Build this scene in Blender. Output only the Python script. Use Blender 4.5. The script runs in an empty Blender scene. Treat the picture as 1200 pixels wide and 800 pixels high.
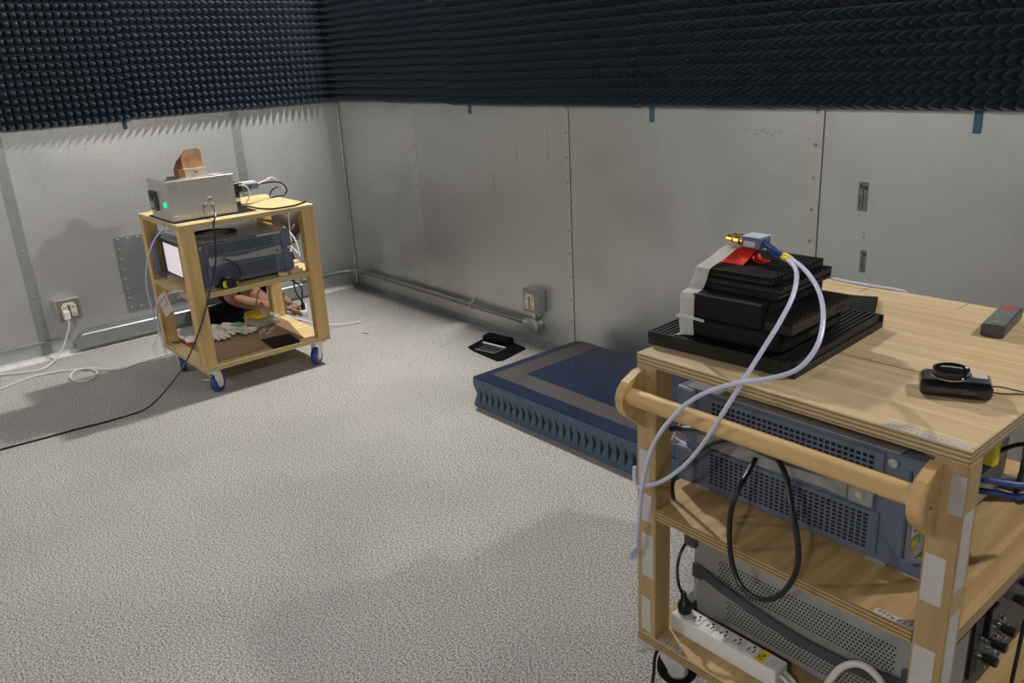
import bpy, bmesh, math, random
from mathutils import Vector, Matrix
random.seed(7)
PI = math.pi
S = bpy.context.scene
COL = S.collection

# ---------------------------------------------------------------- camera
cd = bpy.data.cameras.new('camera'); cam = bpy.data.objects.new('camera', cd); COL.objects.link(cam)
cam.location = (4.73, -2.603, 1.38); cam.rotation_euler = (1.238, 0.053, 0.866)
cd.sensor_width = 36.0; cd.lens = 978.24 / 1200 * 36; cd.clip_start = 0.02
S.camera = cam
# ---------------------------------------------------------------- world, lamps, exposure
w = bpy.data.worlds.new('world'); S.world = w; w.use_nodes = True
w.node_tree.nodes['Background'].inputs[0].default_value = (0, 0, 0, 1)
w.node_tree.nodes['Background'].inputs[1].default_value = 0.0
S.view_settings.view_transform = 'Standard'; S.view_settings.look = 'None'
S.view_settings.gamma = 1.0; S.view_settings.use_curve_mapping = False
S.view_settings.exposure = 0.32
RX, RY, RZ = 6.48, -4.9, 2.72
LAMPS = [(1.2, -0.067, 2.588, 215), (5.2, -0.067, 2.588, 82), (1.2, -4.7, 2.588, 95), (5.2, -4.7, 2.588, 78)]
LCOL = (1.0, 0.98, 0.945)
for (lx, ly, lz, pw) in LAMPS:
    l = bpy.data.lights.new('lamp_light', 'POINT'); l.energy = pw; l.color = LCOL; l.shadow_soft_size = 0.045
    lo = bpy.data.objects.new('lamp_light', l); COL.objects.link(lo); lo.location = (lx, ly, lz)

# ---------------------------------------------------------------- materials
def srgb(r, g, b):
    f = lambda c: (c / 255 / 12.92) if c / 255 <= 0.04045 else ((c / 255 + 0.055) / 1.055) ** 2.4
    return (f(r), f(g), f(b), 1)
class NT:
    def __init__(s, name):
        s.m = bpy.data.materials.new(name); s.m.use_nodes = True; s.t = s.m.node_tree; s.b = s.t.nodes['Principled BSDF']
    def n(s, typ, **kw):
        nd = s.t.nodes.new(typ)
        for k, v in kw.items():
            if k in nd.inputs: nd.inputs[k].default_value = v
            else: setattr(nd, k, v)
        return nd
    def l(s, a, ao, b, bi): s.t.links.new(a.outputs[ao], b.inputs[bi])
def mat(name, col, rough=0.5, metal=0.0, var=0.0, scale=30.0, bump=0.0, stretch=(1, 1, 1), spec=None, detail=3.0, dist=0.002, trans=0.0, alpha=1.0, emit=None, coat=0.0, sheen=0.0):
    k = NT(name); b = k.b
    b.inputs['Base Color'].default_value = col; b.inputs['Roughness'].default_value = rough; b.inputs['Metallic'].default_value = metal
    if spec is not None: b.inputs['Specular IOR Level'].default_value = spec
    if trans: b.inputs['Transmission Weight'].default_value = trans
    if alpha < 1: b.inputs['Alpha'].default_value = alpha
    if coat: b.inputs['Coat Weight'].default_value = coat
    if sheen:
        b.inputs['Sheen Weight'].default_value = sheen; b.inputs['Sheen Roughness'].default_value = 0.35; b.inputs['Sheen Tint'].default_value = (0.6, 0.78, 1.0, 1)
    if emit:
        b.inputs['Emission Color'].default_value = emit[0]; b.inputs['Emission Strength'].default_value = emit[1]
    if var or bump:
        tc = k.n('ShaderNodeTexCoord'); mp = k.n('ShaderNodeMapping'); mp.inputs['Scale'].default_value = stretch
        ns = k.n('ShaderNodeTexNoise', Scale=scale, Detail=detail)
        k.l(tc, 'Object', mp, 'Vector'); k.l(mp, 'Vector', ns, 'Vector')
        if var:
            rp = k.n('ShaderNodeValToRGB'); c = Vector(col[:3])
            rp.color_ramp.elements[0].position = 0.3; rp.color_ramp.elements[1].position = 0.7
            rp.color_ramp.elements[0].color = (*(c * (1 - var)), 1); rp.color_ramp.elements[1].color = (*[min(1, x) for x in c * (1 + var)], 1)
            k.l(ns, 'Fac', rp, 'Fac'); k.l(rp, 'Color', b, 'Base Color')
        if bump:
            bp = k.n('ShaderNodeBump', Strength=bump, Distance=dist); k.l(ns, 'Fac', bp, 'Height'); k.l(bp, 'Normal', b, 'Normal')
    return k.m
def wood(name, light, dark, axis=0, ply=False, streak=0.0):
    """long grain along the given world axis; ply edges get thin layers by height"""
    k = NT(name); b = k.b; b.inputs['Roughness'].default_value = 0.5; b.inputs['Specular IOR Level'].default_value = 0.35
    ge = k.n('ShaderNodeNewGeometry'); mp = k.n('ShaderNodeMapping')
    sc = [38, 38, 38]; sc[axis] = 2.2; mp.inputs['Scale'].default_value = sc
    ns = k.n('ShaderNodeTexNoise', Scale=1.0, Detail=5.0, Distortion=0.6)
    k.l(ge, 'Position', mp, 'Vector'); k.l(mp, 'Vector', ns, 'Vector')
    rp = k.n('ShaderNodeValToRGB'); rp.color_ramp.elements[0].position = 0.3; rp.color_ramp.elements[1].position = 0.68
    rp.color_ramp.elements[0].color = dark; rp.color_ramp.elements[1].color = light
    k.l(ns, 'Fac', rp, 'Fac'); out = (rp, 'Color')
    if streak:
        sx = k.n('ShaderNodeSeparateXYZ'); k.l(ge, 'Position', sx, 'Vector')
        m1 = k.n('ShaderNodeMath', operation='MULTIPLY'); m1.inputs[1].default_value = 15.0; k.l(sx, 'Y', m1, 0)
        mp3 = k.n('ShaderNodeMapping'); mp3.inputs['Scale'].default_value = (6, 3, 3); k.l(ge, 'Position', mp3, 'Vector')
        n3 = k.n('ShaderNodeTexNoise', Scale=1.0); k.l(mp3, 'Vector', n3, 'Vector')
        ma = k.n('ShaderNodeMath', operation='MULTIPLY_ADD'); ma.inputs[1].default_value = 0.12; k.l(n3, 'Fac', ma, 0); k.l(m1, 0, ma, 2)
        m2 = k.n('ShaderNodeMath', operation='FRACT'); k.l(ma, 0, m2, 0)
        r2 = k.n('ShaderNodeValToRGB'); r2.color_ramp.elements[0].position = 0.0; r2.color_ramp.elements[0].color = (1, 1, 1, 1)
        r2.color_ramp.elements[1].position = 0.13; r2.color_ramp.elements[1].color = (0, 0, 0, 1)
        k.l(m2, 0, r2, 'Fac')
        n4 = k.n('ShaderNodeTexNoise', Scale=9.0); k.l(ge, 'Position', n4, 'Vector')
        mm = k.n('ShaderNodeMath', operation='MULTIPLY'); k.l(r2, 'Color', mm, 0); k.l(n4, 'Fac', mm, 1)
        m5 = k.n('ShaderNodeMath', operation='MULTIPLY'); m5.inputs[1].default_value = streak; k.l(mm, 0, m5, 0)
        mx = k.n('ShaderNodeMix', data_type='RGBA'); k.l(m5, 0, mx, 0); k.l(rp, 'Color', mx, 6); mx.inputs[7].default_value = (0.85, 0.76, 0.6, 1)
        out = (mx, 2)
    if ply:
        sx = k.n('ShaderNodeSeparateXYZ'); k.l(ge, 'Position', sx, 'Vector')
        mm = k.n('ShaderNodeMath', operation='MULTIPLY'); mm.inputs[1].default_value = 2 * PI / 0.0076; k.l(sx, 'Z', mm, 0)
        sn = k.n('ShaderNodeMath', operation='SINE'); k.l(mm, 0, sn, 0)
        mr = k.n('ShaderNodeMapRange'); mr.inputs[1].default_value = -0.5; mr.inputs[2].default_value = 0.5; k.l(sn, 0, mr, 0)
        mx = k.n('ShaderNodeMix', data_type='RGBA')
        mx.inputs[6].default_value = (*[c * 0.5 for c in dark[:3]], 1); mx.inputs[7].default_value = (*[c * 0.85 for c in light[:3]], 1)
        k.l(mr, 0, mx, 0)
        nn = k.n('ShaderNodeSeparateXYZ'); k.l(ge, 'Normal', nn, 'Vector')
        ab = k.n('ShaderNodeMath', operation='ABSOLUTE'); k.l(nn, 'Z', ab, 0)
        gt = k.n('ShaderNodeMath', operation='GREATER_THAN'); gt.inputs[1].default_value = 0.6; k.l(ab, 0, gt, 0)
        m3 = k.n('ShaderNodeMix', data_type='RGBA'); k.l(gt, 0, m3, 0); k.l(mx, 2, m3, 6); k.l(*out, m3, 7); out = (m3, 2)
    bp = k.n('ShaderNodeBump', Strength=0.12, Distance=0.001); k.l(ns, 'Fac', bp, 'Height'); k.l(bp, 'Normal', b, 'Normal')
    k.l(*out, b, 'Base Color'); return k.m

def wall_mat(name, col, speck, rough, metal, stain):
    k = NT(name); b = k.b; b.inputs['Metallic'].default_value = metal
    ge = k.n('ShaderNodeNewGeometry')
    n1 = k.n('ShaderNodeTexNoise', Scale=140.0, Detail=2.0); k.l(ge, 'Position', n1, 'Vector')
    n2 = k.n('ShaderNodeTexNoise', Scale=2.6, Detail=5.0, Distortion=0.8); k.l(ge, 'Position', n2, 'Vector')
    r1 = k.n('ShaderNodeValToRGB'); c = Vector(col[:3])
    r1.color_ramp.elements[0].position = 0.35; r1.color_ramp.elements[0].color = (*(c * (1 - speck)), 1)
    r1.color_ramp.elements[1].position = 0.65; r1.color_ramp.elements[1].color = (*(c * (1 + speck)), 1)
    k.l(n1, 'Fac', r1, 'Fac')
    r2 = k.n('ShaderNodeValToRGB'); r2.color_ramp.elements[0].position = 0.3; r2.color_ramp.elements[0].color = (1 - stain,) * 3 + (1,)
    r2.color_ramp.elements[1].position = 0.52; r2.color_ramp.elements[1].color = (1, 1, 1, 1); k.l(n2, 'Fac', r2, 'Fac')
    mx = k.n('ShaderNodeMix', data_type='RGBA', blend_type='MULTIPLY'); mx.inputs[0].default_value = 1.0
    k.l(r1, 'Color', mx, 6); k.l(r2, 'Color', mx, 7); k.l(mx, 2, b, 'Base Color')
    mr = k.n('ShaderNodeMapRange'); mr.inputs[3].default_value = rough - 0.05; mr.inputs[4].default_value = rough + 0.08
    k.l(n2, 'Fac', mr, 0); k.l(mr, 0, b, 'Roughness')
    bp = k.n('ShaderNodeBump', Strength=0.25, Distance=0.001); k.l(n1, 'Fac', bp, 'Height'); k.l(bp, 'Normal', b, 'Normal')
    return k.m
def carpet_mat():
    k = NT('carpet'); b = k.b; b.inputs['Roughness'].default_value = 0.95; b.inputs['Specular IOR Level'].default_value = 0.1
    ge = k.n('ShaderNodeNewGeometry')
    n1 = k.n('ShaderNodeTexNoise', Scale=185.0, Detail=3.0, Roughness=0.75); k.l(ge, 'Position', n1, 'Vector')
    n2 = k.n('ShaderNodeTexNoise', Scale=1.7, Detail=4.0); k.l(ge, 'Position', n2, 'Vector')
    r1 = k.n('ShaderNodeValToRGB'); e = r1.color_ramp.elements
    e[0].position = 0.39; e[0].color = srgb(100, 97, 94); e[1].position = 0.61; e[1].color = srgb(212, 206, 199)
    k.l(n1, 'Fac', r1, 'Fac')
    r2 = k.n('ShaderNodeValToRGB'); r2.color_ramp.elements[0].position = 0.3; r2.color_ramp.elements[0].color = (0.86, 0.86, 0.86, 1)
    r2.color_ramp.elements[1].position = 0.6; k.l(n2, 'Fac', r2, 'Fac')
    mx = k.n('ShaderNodeMix', data_type='RGBA', blend_type='MULTIPLY'); mx.inputs[0].default_value = 1.0
    k.l(r1, 'Color', mx, 6); k.l(r2, 'Color', mx, 7); k.l(mx, 2, b, 'Base Color')
    bp = k.n('ShaderNodeBump', Strength=0.12, Distance=0.001); k.l(n1, 'Fac', bp, 'Height'); k.l(bp, 'Normal', b, 'Normal')
    return k.m

M = dict(
    wall_l=wall_mat('coated_steel_left', (0.60, 0.605, 0.60), 0.13, 0.42, 0.85, 0.05),
    wall_b=wall_mat('coated_steel_back', (0.585, 0.595, 0.575), 0.03, 0.40, 0.85, 0.12),
    ceil=mat('dark_ceiling_foam', (0.05, 0.055, 0.07, 1), 0.8, 0.0, 0.05, 20),  # unseen foam lining, darkened to cut bounced light
    strip=mat('zinc_strip', (0.40, 0.42, 0.42, 1), 0.42, 0.85, 0.08, 25, 0.05),
    strip_b=mat('painted_strip', (0.60, 0.59, 0.53, 1), 0.42, 0.8, 0.06, 25, 0.05),
    zinc=mat('bare_zinc', (0.62, 0.63, 0.63, 1), 0.32, 0.9, 0.08, 30, 0.05),
    zinc_dark=mat('dull_zinc', (0.36, 0.38, 0.38, 1), 0.45, 0.7, 0.08, 30, 0.05),
    trim_gleam=mat('zinc_painted_gleam', (0.78, 0.78, 0.76, 1), 0.4, 0.35, 0.1, 40, 0.05),  # shine of zinc and steel parts put into a paler base colour
    plate=mat('grey_blanking_plate', (0.24, 0.27, 0.27, 1), 0.45, 0.6, 0.06, 20, 0.05),
    pipe=mat('conduit_steel', (0.30, 0.30, 0.29, 1), 0.3, 0.9, 0.06, 30),
    seam=mat('dark_seam', (0.05, 0.05, 0.05, 1), 0.8),
    carpet=carpet_mat(),
    foam=mat('navy_absorber_foam', (0.034, 0.044, 0.072, 1), 0.42, 0, 0.2, 300, 0.0, spec=0.9, sheen=0.2),
    foam_blue=mat('blue_absorber_foam', (0.085, 0.125, 0.175, 1), 0.85, 0, 0.2, 160, 0.3, spec=0.2),
    blue_sheet=mat('glossy_blue_sheet', (0.003, 0.013, 0.045, 1), 0.13, 0, 0.2, 6, 0.03, dist=0.01),
    browntape=mat('grey_brown_tape', (0.042, 0.036, 0.035, 1), 0.40, 0, 0.08, 40, 0.05),
    bluetape=mat('blue_masking_tape', (0.05, 0.15, 0.22, 1), 0.7, 0, 0.08, 40),
    pine=wood('pine_plywood', (0.78, 0.60, 0.31, 1), (0.58, 0.41, 0.17, 1), 1, True),
    pine_leg=wood('pine_post', (0.62, 0.42, 0.18, 1), (0.48, 0.31, 0.12, 1), 2),
    fr_top=wood('veneered_plywood', (0.62, 0.46, 0.27, 1), (0.48, 0.34, 0.18, 1), 0, True, 0.75),
    fr_ply=wood('birch_plywood_shaded', (0.54, 0.37, 0.18, 1), (0.36, 0.23, 0.09, 1), 1, True),  # shelf and base colour darkened to carry the shade of the unlit front
    fr_leg=wood('birch_post_shaded', (0.44, 0.31, 0.145, 1), (0.35, 0.235, 0.10, 1), 2),  # shade of the cart's unlit front put into the post colour
    fr_rod=wood('beech_rod', (0.62, 0.42, 0.19, 1), (0.48, 0.30, 0.11, 1), 0),
    hardboard=mat('brown_hardboard', (0.25, 0.16, 0.075, 1), 0.6, 0, 0.1, 20),
    paper=mat('white_paper_label', (0.50, 0.46, 0.44, 1), 0.7, 0, 0.05, 60),
    white=mat('white_plastic', (0.72, 0.71, 0.68, 1), 0.4),
    white_cable=mat('white_cable_sheath', (0.62, 0.60, 0.56, 1), 0.45),
    lilac=mat('pale_lilac_cable', (0.56, 0.58, 0.72, 1), 0.35),
    cable_blue=mat('blue_cable_sleeve', (0.02, 0.05, 0.20, 1), 0.4),
    black=mat('black_plastic', (0.008, 0.008, 0.008, 1), 0.38),
    black_soft=mat('black_rubber', (0.007, 0.0065, 0.0065, 1), 0.75, 0, 0.2, 80, 0.1, spec=0.2),
    black_shiny=mat('gloss_black', (0.006, 0.006, 0.007, 1), 0.12, coat=0.4),
    heat=mat('black_anodised', (0.009, 0.0085, 0.008, 1), 0.45, 0.0, 0.15, 60, spec=0.4),
    charcoal=mat('charcoal_plastic', (0.045, 0.05, 0.05, 1), 0.4),
    slate=mat('slate_blue_plastic', (0.108, 0.125, 0.180, 1), 0.45, 0, 0.04, 40),
    slate_lid=mat('grey_painted_lid', (0.28, 0.28, 0.265, 1), 0.4, 0.3, 0.05, 30),
    slot=mat('vent_opening', (0.004, 0.004, 0.006, 1), 0.9),
    strapgrey=mat('grey_strap_vinyl', (0.26, 0.255, 0.24, 1), 0.5, 0, 0.04, 40),
    darkgrey=mat('dark_grey_plastic', (0.05, 0.055, 0.06, 1), 0.45),
    lightgrey=mat('light_grey_enclosure', (0.30, 0.30, 0.29, 1), 0.45, 0.2, 0.04, 30),
    alu=mat('brushed_aluminium', (0.66, 0.64, 0.60, 1), 0.36, 0.85, 0.06, 8, 0.03, stretch=(1, 8, 1)),
    steel=mat('bright_steel', (0.65, 0.65, 0.64, 1), 0.22, 1.0),
    copper=mat('copper_sheet', (0.80, 0.44, 0.22, 1), 0.38, 0.8, 0.3, 18, 0.1),
    copper_dark=mat('dark_copper', (0.28, 0.12, 0.05, 1), 0.5, 0.9, 0.2, 18),  # darker copper for the hood and side flange
    gold=mat('gold_plating', (0.85, 0.58, 0.16, 1), 0.25, 1.0),
    red=mat('red_tape', (0.62, 0.015, 0.010, 1), 0.4),
    clear=mat('translucent_tape', (0.75, 0.74, 0.70, 1), 0.3, 0, 0.05, 50, 0.1, trans=0.0, alpha=0.55),
    whitetape=mat('frosted_tape', (0.66, 0.64, 0.59, 1), 0.35, 0, 0.06, 50, 0.1, alpha=0.55),
    yellow=mat('yellow_plastic', (0.75, 0.60, 0.03, 1), 0.4),
    yellow_label=mat('yellow_label', (0.80, 0.66, 0.02, 1), 0.6),
    lime=mat('lime_plastic', (0.55, 0.60, 0.04, 1), 0.4),
    wheel=mat('blue_caster_tread', (0.015, 0.05, 0.22, 1), 0.4),
    greenled=mat('lit_green_indicator', (0.0, 0.3, 0.12, 1), 0.3, emit=((0.0, 0.8, 0.3, 1), 1.2)),
    green=mat('green_print', (0.16, 0.38, 0.16, 1), 0.7),
    screen=mat('lit_display', (0.5, 0.45, 0.48, 1), 0.3, emit=((1.0, 0.86, 0.93, 1), 0.42)),
    glove=mat('white_cotton_glove', (0.66, 0.64, 0.58, 1), 0.9, 0, 0.1, 60, 0.3),
    clearbox=mat('cloudy_clear_plastic', (0.62, 0.64, 0.60, 1), 0.2, 0, 0.04, 20, alpha=0.45),
    bag=mat('clear_film', (0.85, 0.86, 0.88, 1), 0.15, 0, alpha=0.35),
    offcut=wood('pale_offcut', (0.80, 0.68, 0.42, 1), (0.66, 0.52, 0.28, 1), 1),
    brass=mat('tan_cover_plate', (0.34, 0.31, 0.24, 1), 0.4, 0.7, 0.06, 30),
    ivory=mat('ivory_socket', (0.66, 0.62, 0.50, 1), 0.4),
    skin=mat('skin', (0.32, 0.165, 0.10, 1), 0.55, 0, 0.06, 30),
    hair=mat('dark_hair', (0.030, 0.017, 0.011, 1), 0.55, 0, 0.5, 90, 0.4),
    cloth=mat('black_cotton', (0.005, 0.005, 0.006, 1), 0.95, 0, 0.2, 120, 0.2, spec=0.1),
    printblack=mat('black_print', (0.03, 0.03, 0.035, 1), 0.7),
    printgrey=mat('grey_print', (0.30, 0.29, 0.30, 1), 0.7),
    darkred=mat('dark_red_wire', (0.08, 0.008, 0.006, 1), 0.5),
    grey_sticker=mat('grey_residue', (0.22, 0.22, 0.21, 1), 0.5, 0.3, 0.2, 60),
    lens=mat('lens_glass', (0.01, 0.01, 0.014, 1), 0.05, coat=1.0),
)

# ---------------------------------------------------------------- geometry helpers (all coordinates are metres in the room)
MW = {}
def B(): return bmesh.new()
def box(bm, x0, x1, y0, y1, z0, z1, bev=0.0, seg=1, mtx=None):
    vs = [bm.verts.new((x, y, z)) for x in (x0, x1) for y in (y0, y1) for z in (z0, z1)]
    fs = [bm.faces.new([vs[i] for i in q]) for q in ((0, 1, 3, 2), (4, 6, 7, 5), (0, 4, 5, 1), (2, 3, 7, 6), (0, 2, 6, 4), (1, 5, 7, 3))]
    geo = vs
    if bev:
        es = list({e for f in fs for e in f.edges})
        r = bmesh.ops.bevel(bm, geom=es, offset=bev, segments=seg, affect='EDGES', profile=0.5)
        geo = list({v for f in r['faces'] for v in f.verts} | {v for v in vs if v.is_valid})
    if mtx is not None: bmesh.ops.transform(bm, matrix=mtx, verts=geo)
    return geo
def frame_of(d):
    d = Vector(d).normalized(); a = Vector((0, 0, 1)) if abs(d.z) < 0.9 else Vector((1, 0, 0))
    u = d.cross(a).normalized(); return u, d.cross(u).normalized(), d
def cyl(bm, p, q, r, seg=12, r2=None, cap=True):
    p, q = Vector(p), Vector(q); u, v, d = frame_of(q - p); r2 = r if r2 is None else r2
    a = [bm.verts.new(p + (u * math.cos(2 * PI * i / seg) + v * math.sin(2 * PI * i / seg)) * r) for i in range(seg)]
    b = [bm.verts.new(q + (u * math.cos(2 * PI * i / seg) + v * math.sin(2 * PI * i / seg)) * r2) for i in range(seg)]
    for i in range(seg): bm.faces.new((a[i], a[(i + 1) % seg], b[(i + 1) % seg], b[i]))
    if cap: bm.faces.new(list(reversed(a))); bm.faces.new(b)
def lathe(bm, c, axis, prof, seg=20):
    """prof: list of (radius, distance along axis)"""
    c = Vector(c); u, v, d = frame_of(axis); rings = []
    for r, h in prof:
        rings.append([bm.verts.new(c + d * h + (u * math.cos(2 * PI * i / seg) + v * math.sin(2 * PI * i / seg)) * max(r, 1e-5)) for i in range(seg)])
    for a, b in zip(rings, rings[1:]):
        for i in range(seg): bm.faces.new((a[i], a[(i + 1) % seg], b[(i + 1) % seg], b[i]))
    bm.faces.new(list(reversed(rings[0]))); bm.faces.new(rings[-1])
def spline(pts, n=6):
    P = [Vector(p) for p in pts]
    if len(P) < 3: return P
    out = []
    for i in range(len(P) - 1):
        p0 = P[max(i - 1, 0)]; p1 = P[i]; p2 = P[i + 1]; p3 = P[min(i + 2, len(P) - 1)]
        for k in range(n):
            t = k / n
            out.append(0.5 * ((2 * p1) + (p2 - p0) * t + (2 * p0 - 5 * p1 + 4 * p2 - p3) * t * t + (3 * p1 - p0 - 3 * p2 + p3) * t ** 3))
    out.append(P[-1]); return out
def tube(bm, pts, r, seg=8, n=6, smooth=True):
    P = spline(pts, n) if smooth else [Vector(p) for p in pts]
    u = None; rings = []
    for i, p in enumerate(P):
        d = (P[min(i + 1, len(P) - 1)] - P[max(i - 1, 0)]).normalized()
        if u is None: u, _, _ = frame_of(d)
        u = (u - d * u.dot(d))
        if u.length < 1e-6: u, _, _ = frame_of(d)
        u.normalize(); v = d.cross(u)
        rr = r(i / (len(P) - 1)) if callable(r) else r
        rings.append([bm.verts.new(p + (u * math.cos(2 * PI * k / seg) + v * math.sin(2 * PI * k / seg)) * rr) for k in range(seg)])
    for a, b in zip(rings, rings[1:]):
        for k in range(seg): bm.faces.new((a[k], a[(k + 1) % seg], b[(k + 1) % seg], b[k]))
    bm.faces.new(list(reversed(rings[0]))); bm.faces.new(rings[-1])
def prism(bm, poly, axis, a, b):
    """poly: 2-D outline in the two other axes (x,y,z order kept), swept from a to b along axis"""
    def mk(p, h):
        c = list(p); c.insert(axis, h); return bm.verts.new(c)
    A = [mk(p, a) for p in poly]; Bv = [mk(p, b) for p in poly]; n = len(poly)
    for i in range(n): bm.faces.new((A[i], A[(i + 1) % n], Bv[(i + 1) % n], Bv[i]))
    bm.faces.new(list(reversed(A))); bm.faces.new(Bv)
def ribbon(bm, pts, wvec, t=0.0006, n=5):
    """thin strip: centre line pts, half-width vectors wvec (one or a list)"""
    P = spline(pts, n); W = [Vector(wvec)] * len(P) if not isinstance(wvec, list) else [Vector(x) for x in wvec]
    if isinstance(wvec, list): W = spline(wvec, n)
    rows = []
    for i, p in enumerate(P):
        d = (P[min(i + 1, len(P) - 1)] - P[max(i - 1, 0)]).normalized(); nrm = d.cross(W[i]).normalized() * t
        rows.append([bm.verts.new(q) for q in (p - W[i] - nrm, p + W[i] - nrm, p + W[i] + nrm, p - W[i] + nrm)])
    for a, b in zip(rows, rows[1:]):
        for k in range(4): bm.faces.new((a[k], a[(k + 1) % 4], b[(k + 1) % 4], b[k]))
    bm.faces.new(list(reversed(rows[0]))); bm.faces.new(rows[-1])
def new(name, bm, m, parent=None, smooth=False, local=False, kind=None, label=None):
    bmesh.ops.recalc_face_normals(bm, faces=bm.faces[:])
    me = bpy.data.meshes.new(name); bm.to_mesh(me); bm.free(); me.materials.append(M[m])
    if smooth:
        for p in me.polygons: p.use_smooth = True
        try: me.set_sharp_from_angle(angle=math.radians(42))
        except Exception: pass
    o = bpy.data.objects.new(name, me); COL.objects.link(o)
    if parent is not None:
        if not local: me.transform(MW[parent].inverted())
        o.parent = parent; MW[o] = MW[parent]
    else:
        xs = [v.co for v in me.vertices]
        c = Vector(((min(v.x for v in xs) + max(v.x for v in xs)) / 2, (min(v.y for v in xs) + max(v.y for v in xs)) / 2, min(v.z for v in xs)))
        me.transform(Matrix.Translation(-c)); o.location = c; MW[o] = Matrix.Translation(c)
    if kind: o['kind'] = kind
    if label: o['label'] = label
    return o
def tag(o, label, cat, group=None):
    o['label'] = label; o['category'] = cat
    if group: o['group'] = group
    return o
def thing(name, label, cat, loc, rz=0.0, group=None):
    o = bpy.data.objects.new(name, None); COL.objects.link(o); o.empty_display_size = 0.05
    o.location = loc; o.rotation_euler = (0, 0, rz); MW[o] = Matrix.Translation(loc) @ Matrix.Rotation(rz, 4, 'Z')
    return tag(o, label, cat, group)
def inst(src, name, parent, mtx):
    """another object with the same mesh; mtx is its transform in the parent's own space"""
    o = bpy.data.objects.new(name, src.data); COL.objects.link(o); o.parent = parent; o.matrix_local = mtx; MW[o] = MW[parent] @ mtx
    return o
def part(name, parent, m, *boxes, bev=0.0, seg=1, local=False, **kw):
    bm = B()
    for b in boxes: box(bm, *b, bev=bev, seg=seg)
    return new(name, bm, m, parent, local=local, **kw)
def struct(name, bm, m, kind='structure'):
    me = bpy.data.meshes.new(name); bmesh.ops.recalc_face_normals(bm, faces=bm.faces[:]); bm.to_mesh(me); bm.free(); me.materials.append(M[m])
    o = bpy.data.objects.new(name, me); COL.objects.link(o); o['kind'] = kind; MW[o] = Matrix.Identity(4); return o

# ---------------------------------------------------------------- the room shell
def sbox(name, m, *b):
    bm = B(); box(bm, *b); return struct(name, bm, m)
floor = sbox('floor', 'carpet', -0.05, RX + 0.05, RY - 0.05, 0.05, -0.06, 0)
wall_left = sbox('wall_left', 'wall_l', -0.05, 0, RY, 0.0, 0, RZ)
wall_back = sbox('wall_back', 'wall_b', -0.05, RX + 0.05, 0, 0.05, 0, RZ)
wall_right = sbox('wall_right', 'wall_b', RX, RX + 0.05, RY, 0, 0, RZ)
wall_front = sbox('wall_front', 'wall_b', -0.05, RX + 0.05, RY - 0.05, RY, 0, RZ)
ceiling = sbox('ceiling', 'ceil', -0.05, RX + 0.05, RY - 0.05, 0.05, RZ, RZ + 0.05)
# unseen walls carry the same dark lining above shoulder height
t1 = sbox('trim_1', 'foam', RX - 0.08, RX, RY + 0.001, -0.12, 1.155, 2.375)
t2 = sbox('trim_2', 'foam', 0.12, RX - 0.081, RY, RY + 0.08, 1.155, 2.375)

# ---- pyramid absorber panels, each a moulded square of 16 x 16 pyramids
PAN, NP, FBASE, FH = 0.61, 16, 0.016, 0.090
def foam_tile(bm, n, m, pitch, base, h, tip=0.0016, jit=0.0016, z0=0.0, sgn=1.0, ox=0.0, oy=0.0):
    """pyramids point along +z*sgn from a slab that starts at z0"""
    box(bm, ox, ox + n * pitch, oy, oy + m * pitch, min(z0, z0 + sgn * base), max(z0, z0 + sgn * base))
    zb = z0 + sgn * base * 0.98; g = pitch * 0.012
    for i in range(n):
        for j in range(m):
            x, y = ox + i * pitch, oy + j * pitch
            a = [bm.verts.new(c) for c in ((x + g, y + g, zb), (x + pitch - g, y + g, zb), (x + pitch - g, y + pitch - g, zb), (x + g, y + pitch - g, zb))]
            cx, cy = x + pitch / 2 + random.uniform(-jit, jit), y + pitch / 2 + random.uniform(-jit, jit); zt = z0 + sgn * h
            t = [bm.verts.new(c) for c in ((cx - tip, cy - tip, zt), (cx + tip, cy - tip, zt), (cx + tip, cy + tip, zt), (cx - tip, cy + tip, zt))]
            for k in range(4): bm.faces.new((a[k], a[(k + 1) % 4], t[(k + 1) % 4], t[k]))
            bm.faces.new(t)
meshes = []
for k in range(3):
    bm = B(); foam_tile(bm, NP, NP, PAN / NP, FBASE, FH)
    bmesh.ops.recalc_face_normals(bm, faces=bm.faces[:])
    me = bpy.data.meshes.new('absorber_panel'); bm.to_mesh(me); bm.free(); me.materials.append(M['foam']); meshes.append(me)
def panel(parent, mtx):
    o = bpy.data.objects.new('absorber_panel', random.choice(meshes)); COL.objects.link(o); o.parent = parent; o.matrix_local = mtx
Z0 = 1.157
jz = lambda s=0.004: random.uniform(-s, s)
bz = {0: 0.0, 1: -0.004, 2: -0.011, 3: -0.009, 4: -0.006, 5: -0.004}
for r in range(2):
    for c in range(10):
        if 0.003 + c * PAN + PAN > RX - 0.09: continue
        # panel x -> room x, panel y -> room z, panel z -> room -y
        R_ = Matrix(((1, 0, 0, 0.003 + c * PAN), (0, 0, -1, -0.0005), (0, 1, 0, Z0 + r * PAN + bz.get(c, -0.003)), (0, 0, 0, 1)))
        panel(wall_back, R_)
    for c in range(7):
        # panel x -> room y, panel y -> room z, panel z -> room x ; columns start at the corner
        R_ = Matrix(((0, 0, 1, 0.0005), (1, 0, 0, -0.003 - (c + 1) * PAN), (0, 1, 0, Z0 + r * PAN + (0.0, 0.002, -0.006, 0.0, 0.003, 0, 0)[c]), (0, 0, 0, 1)))
        panel(wall_left, R_)

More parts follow.
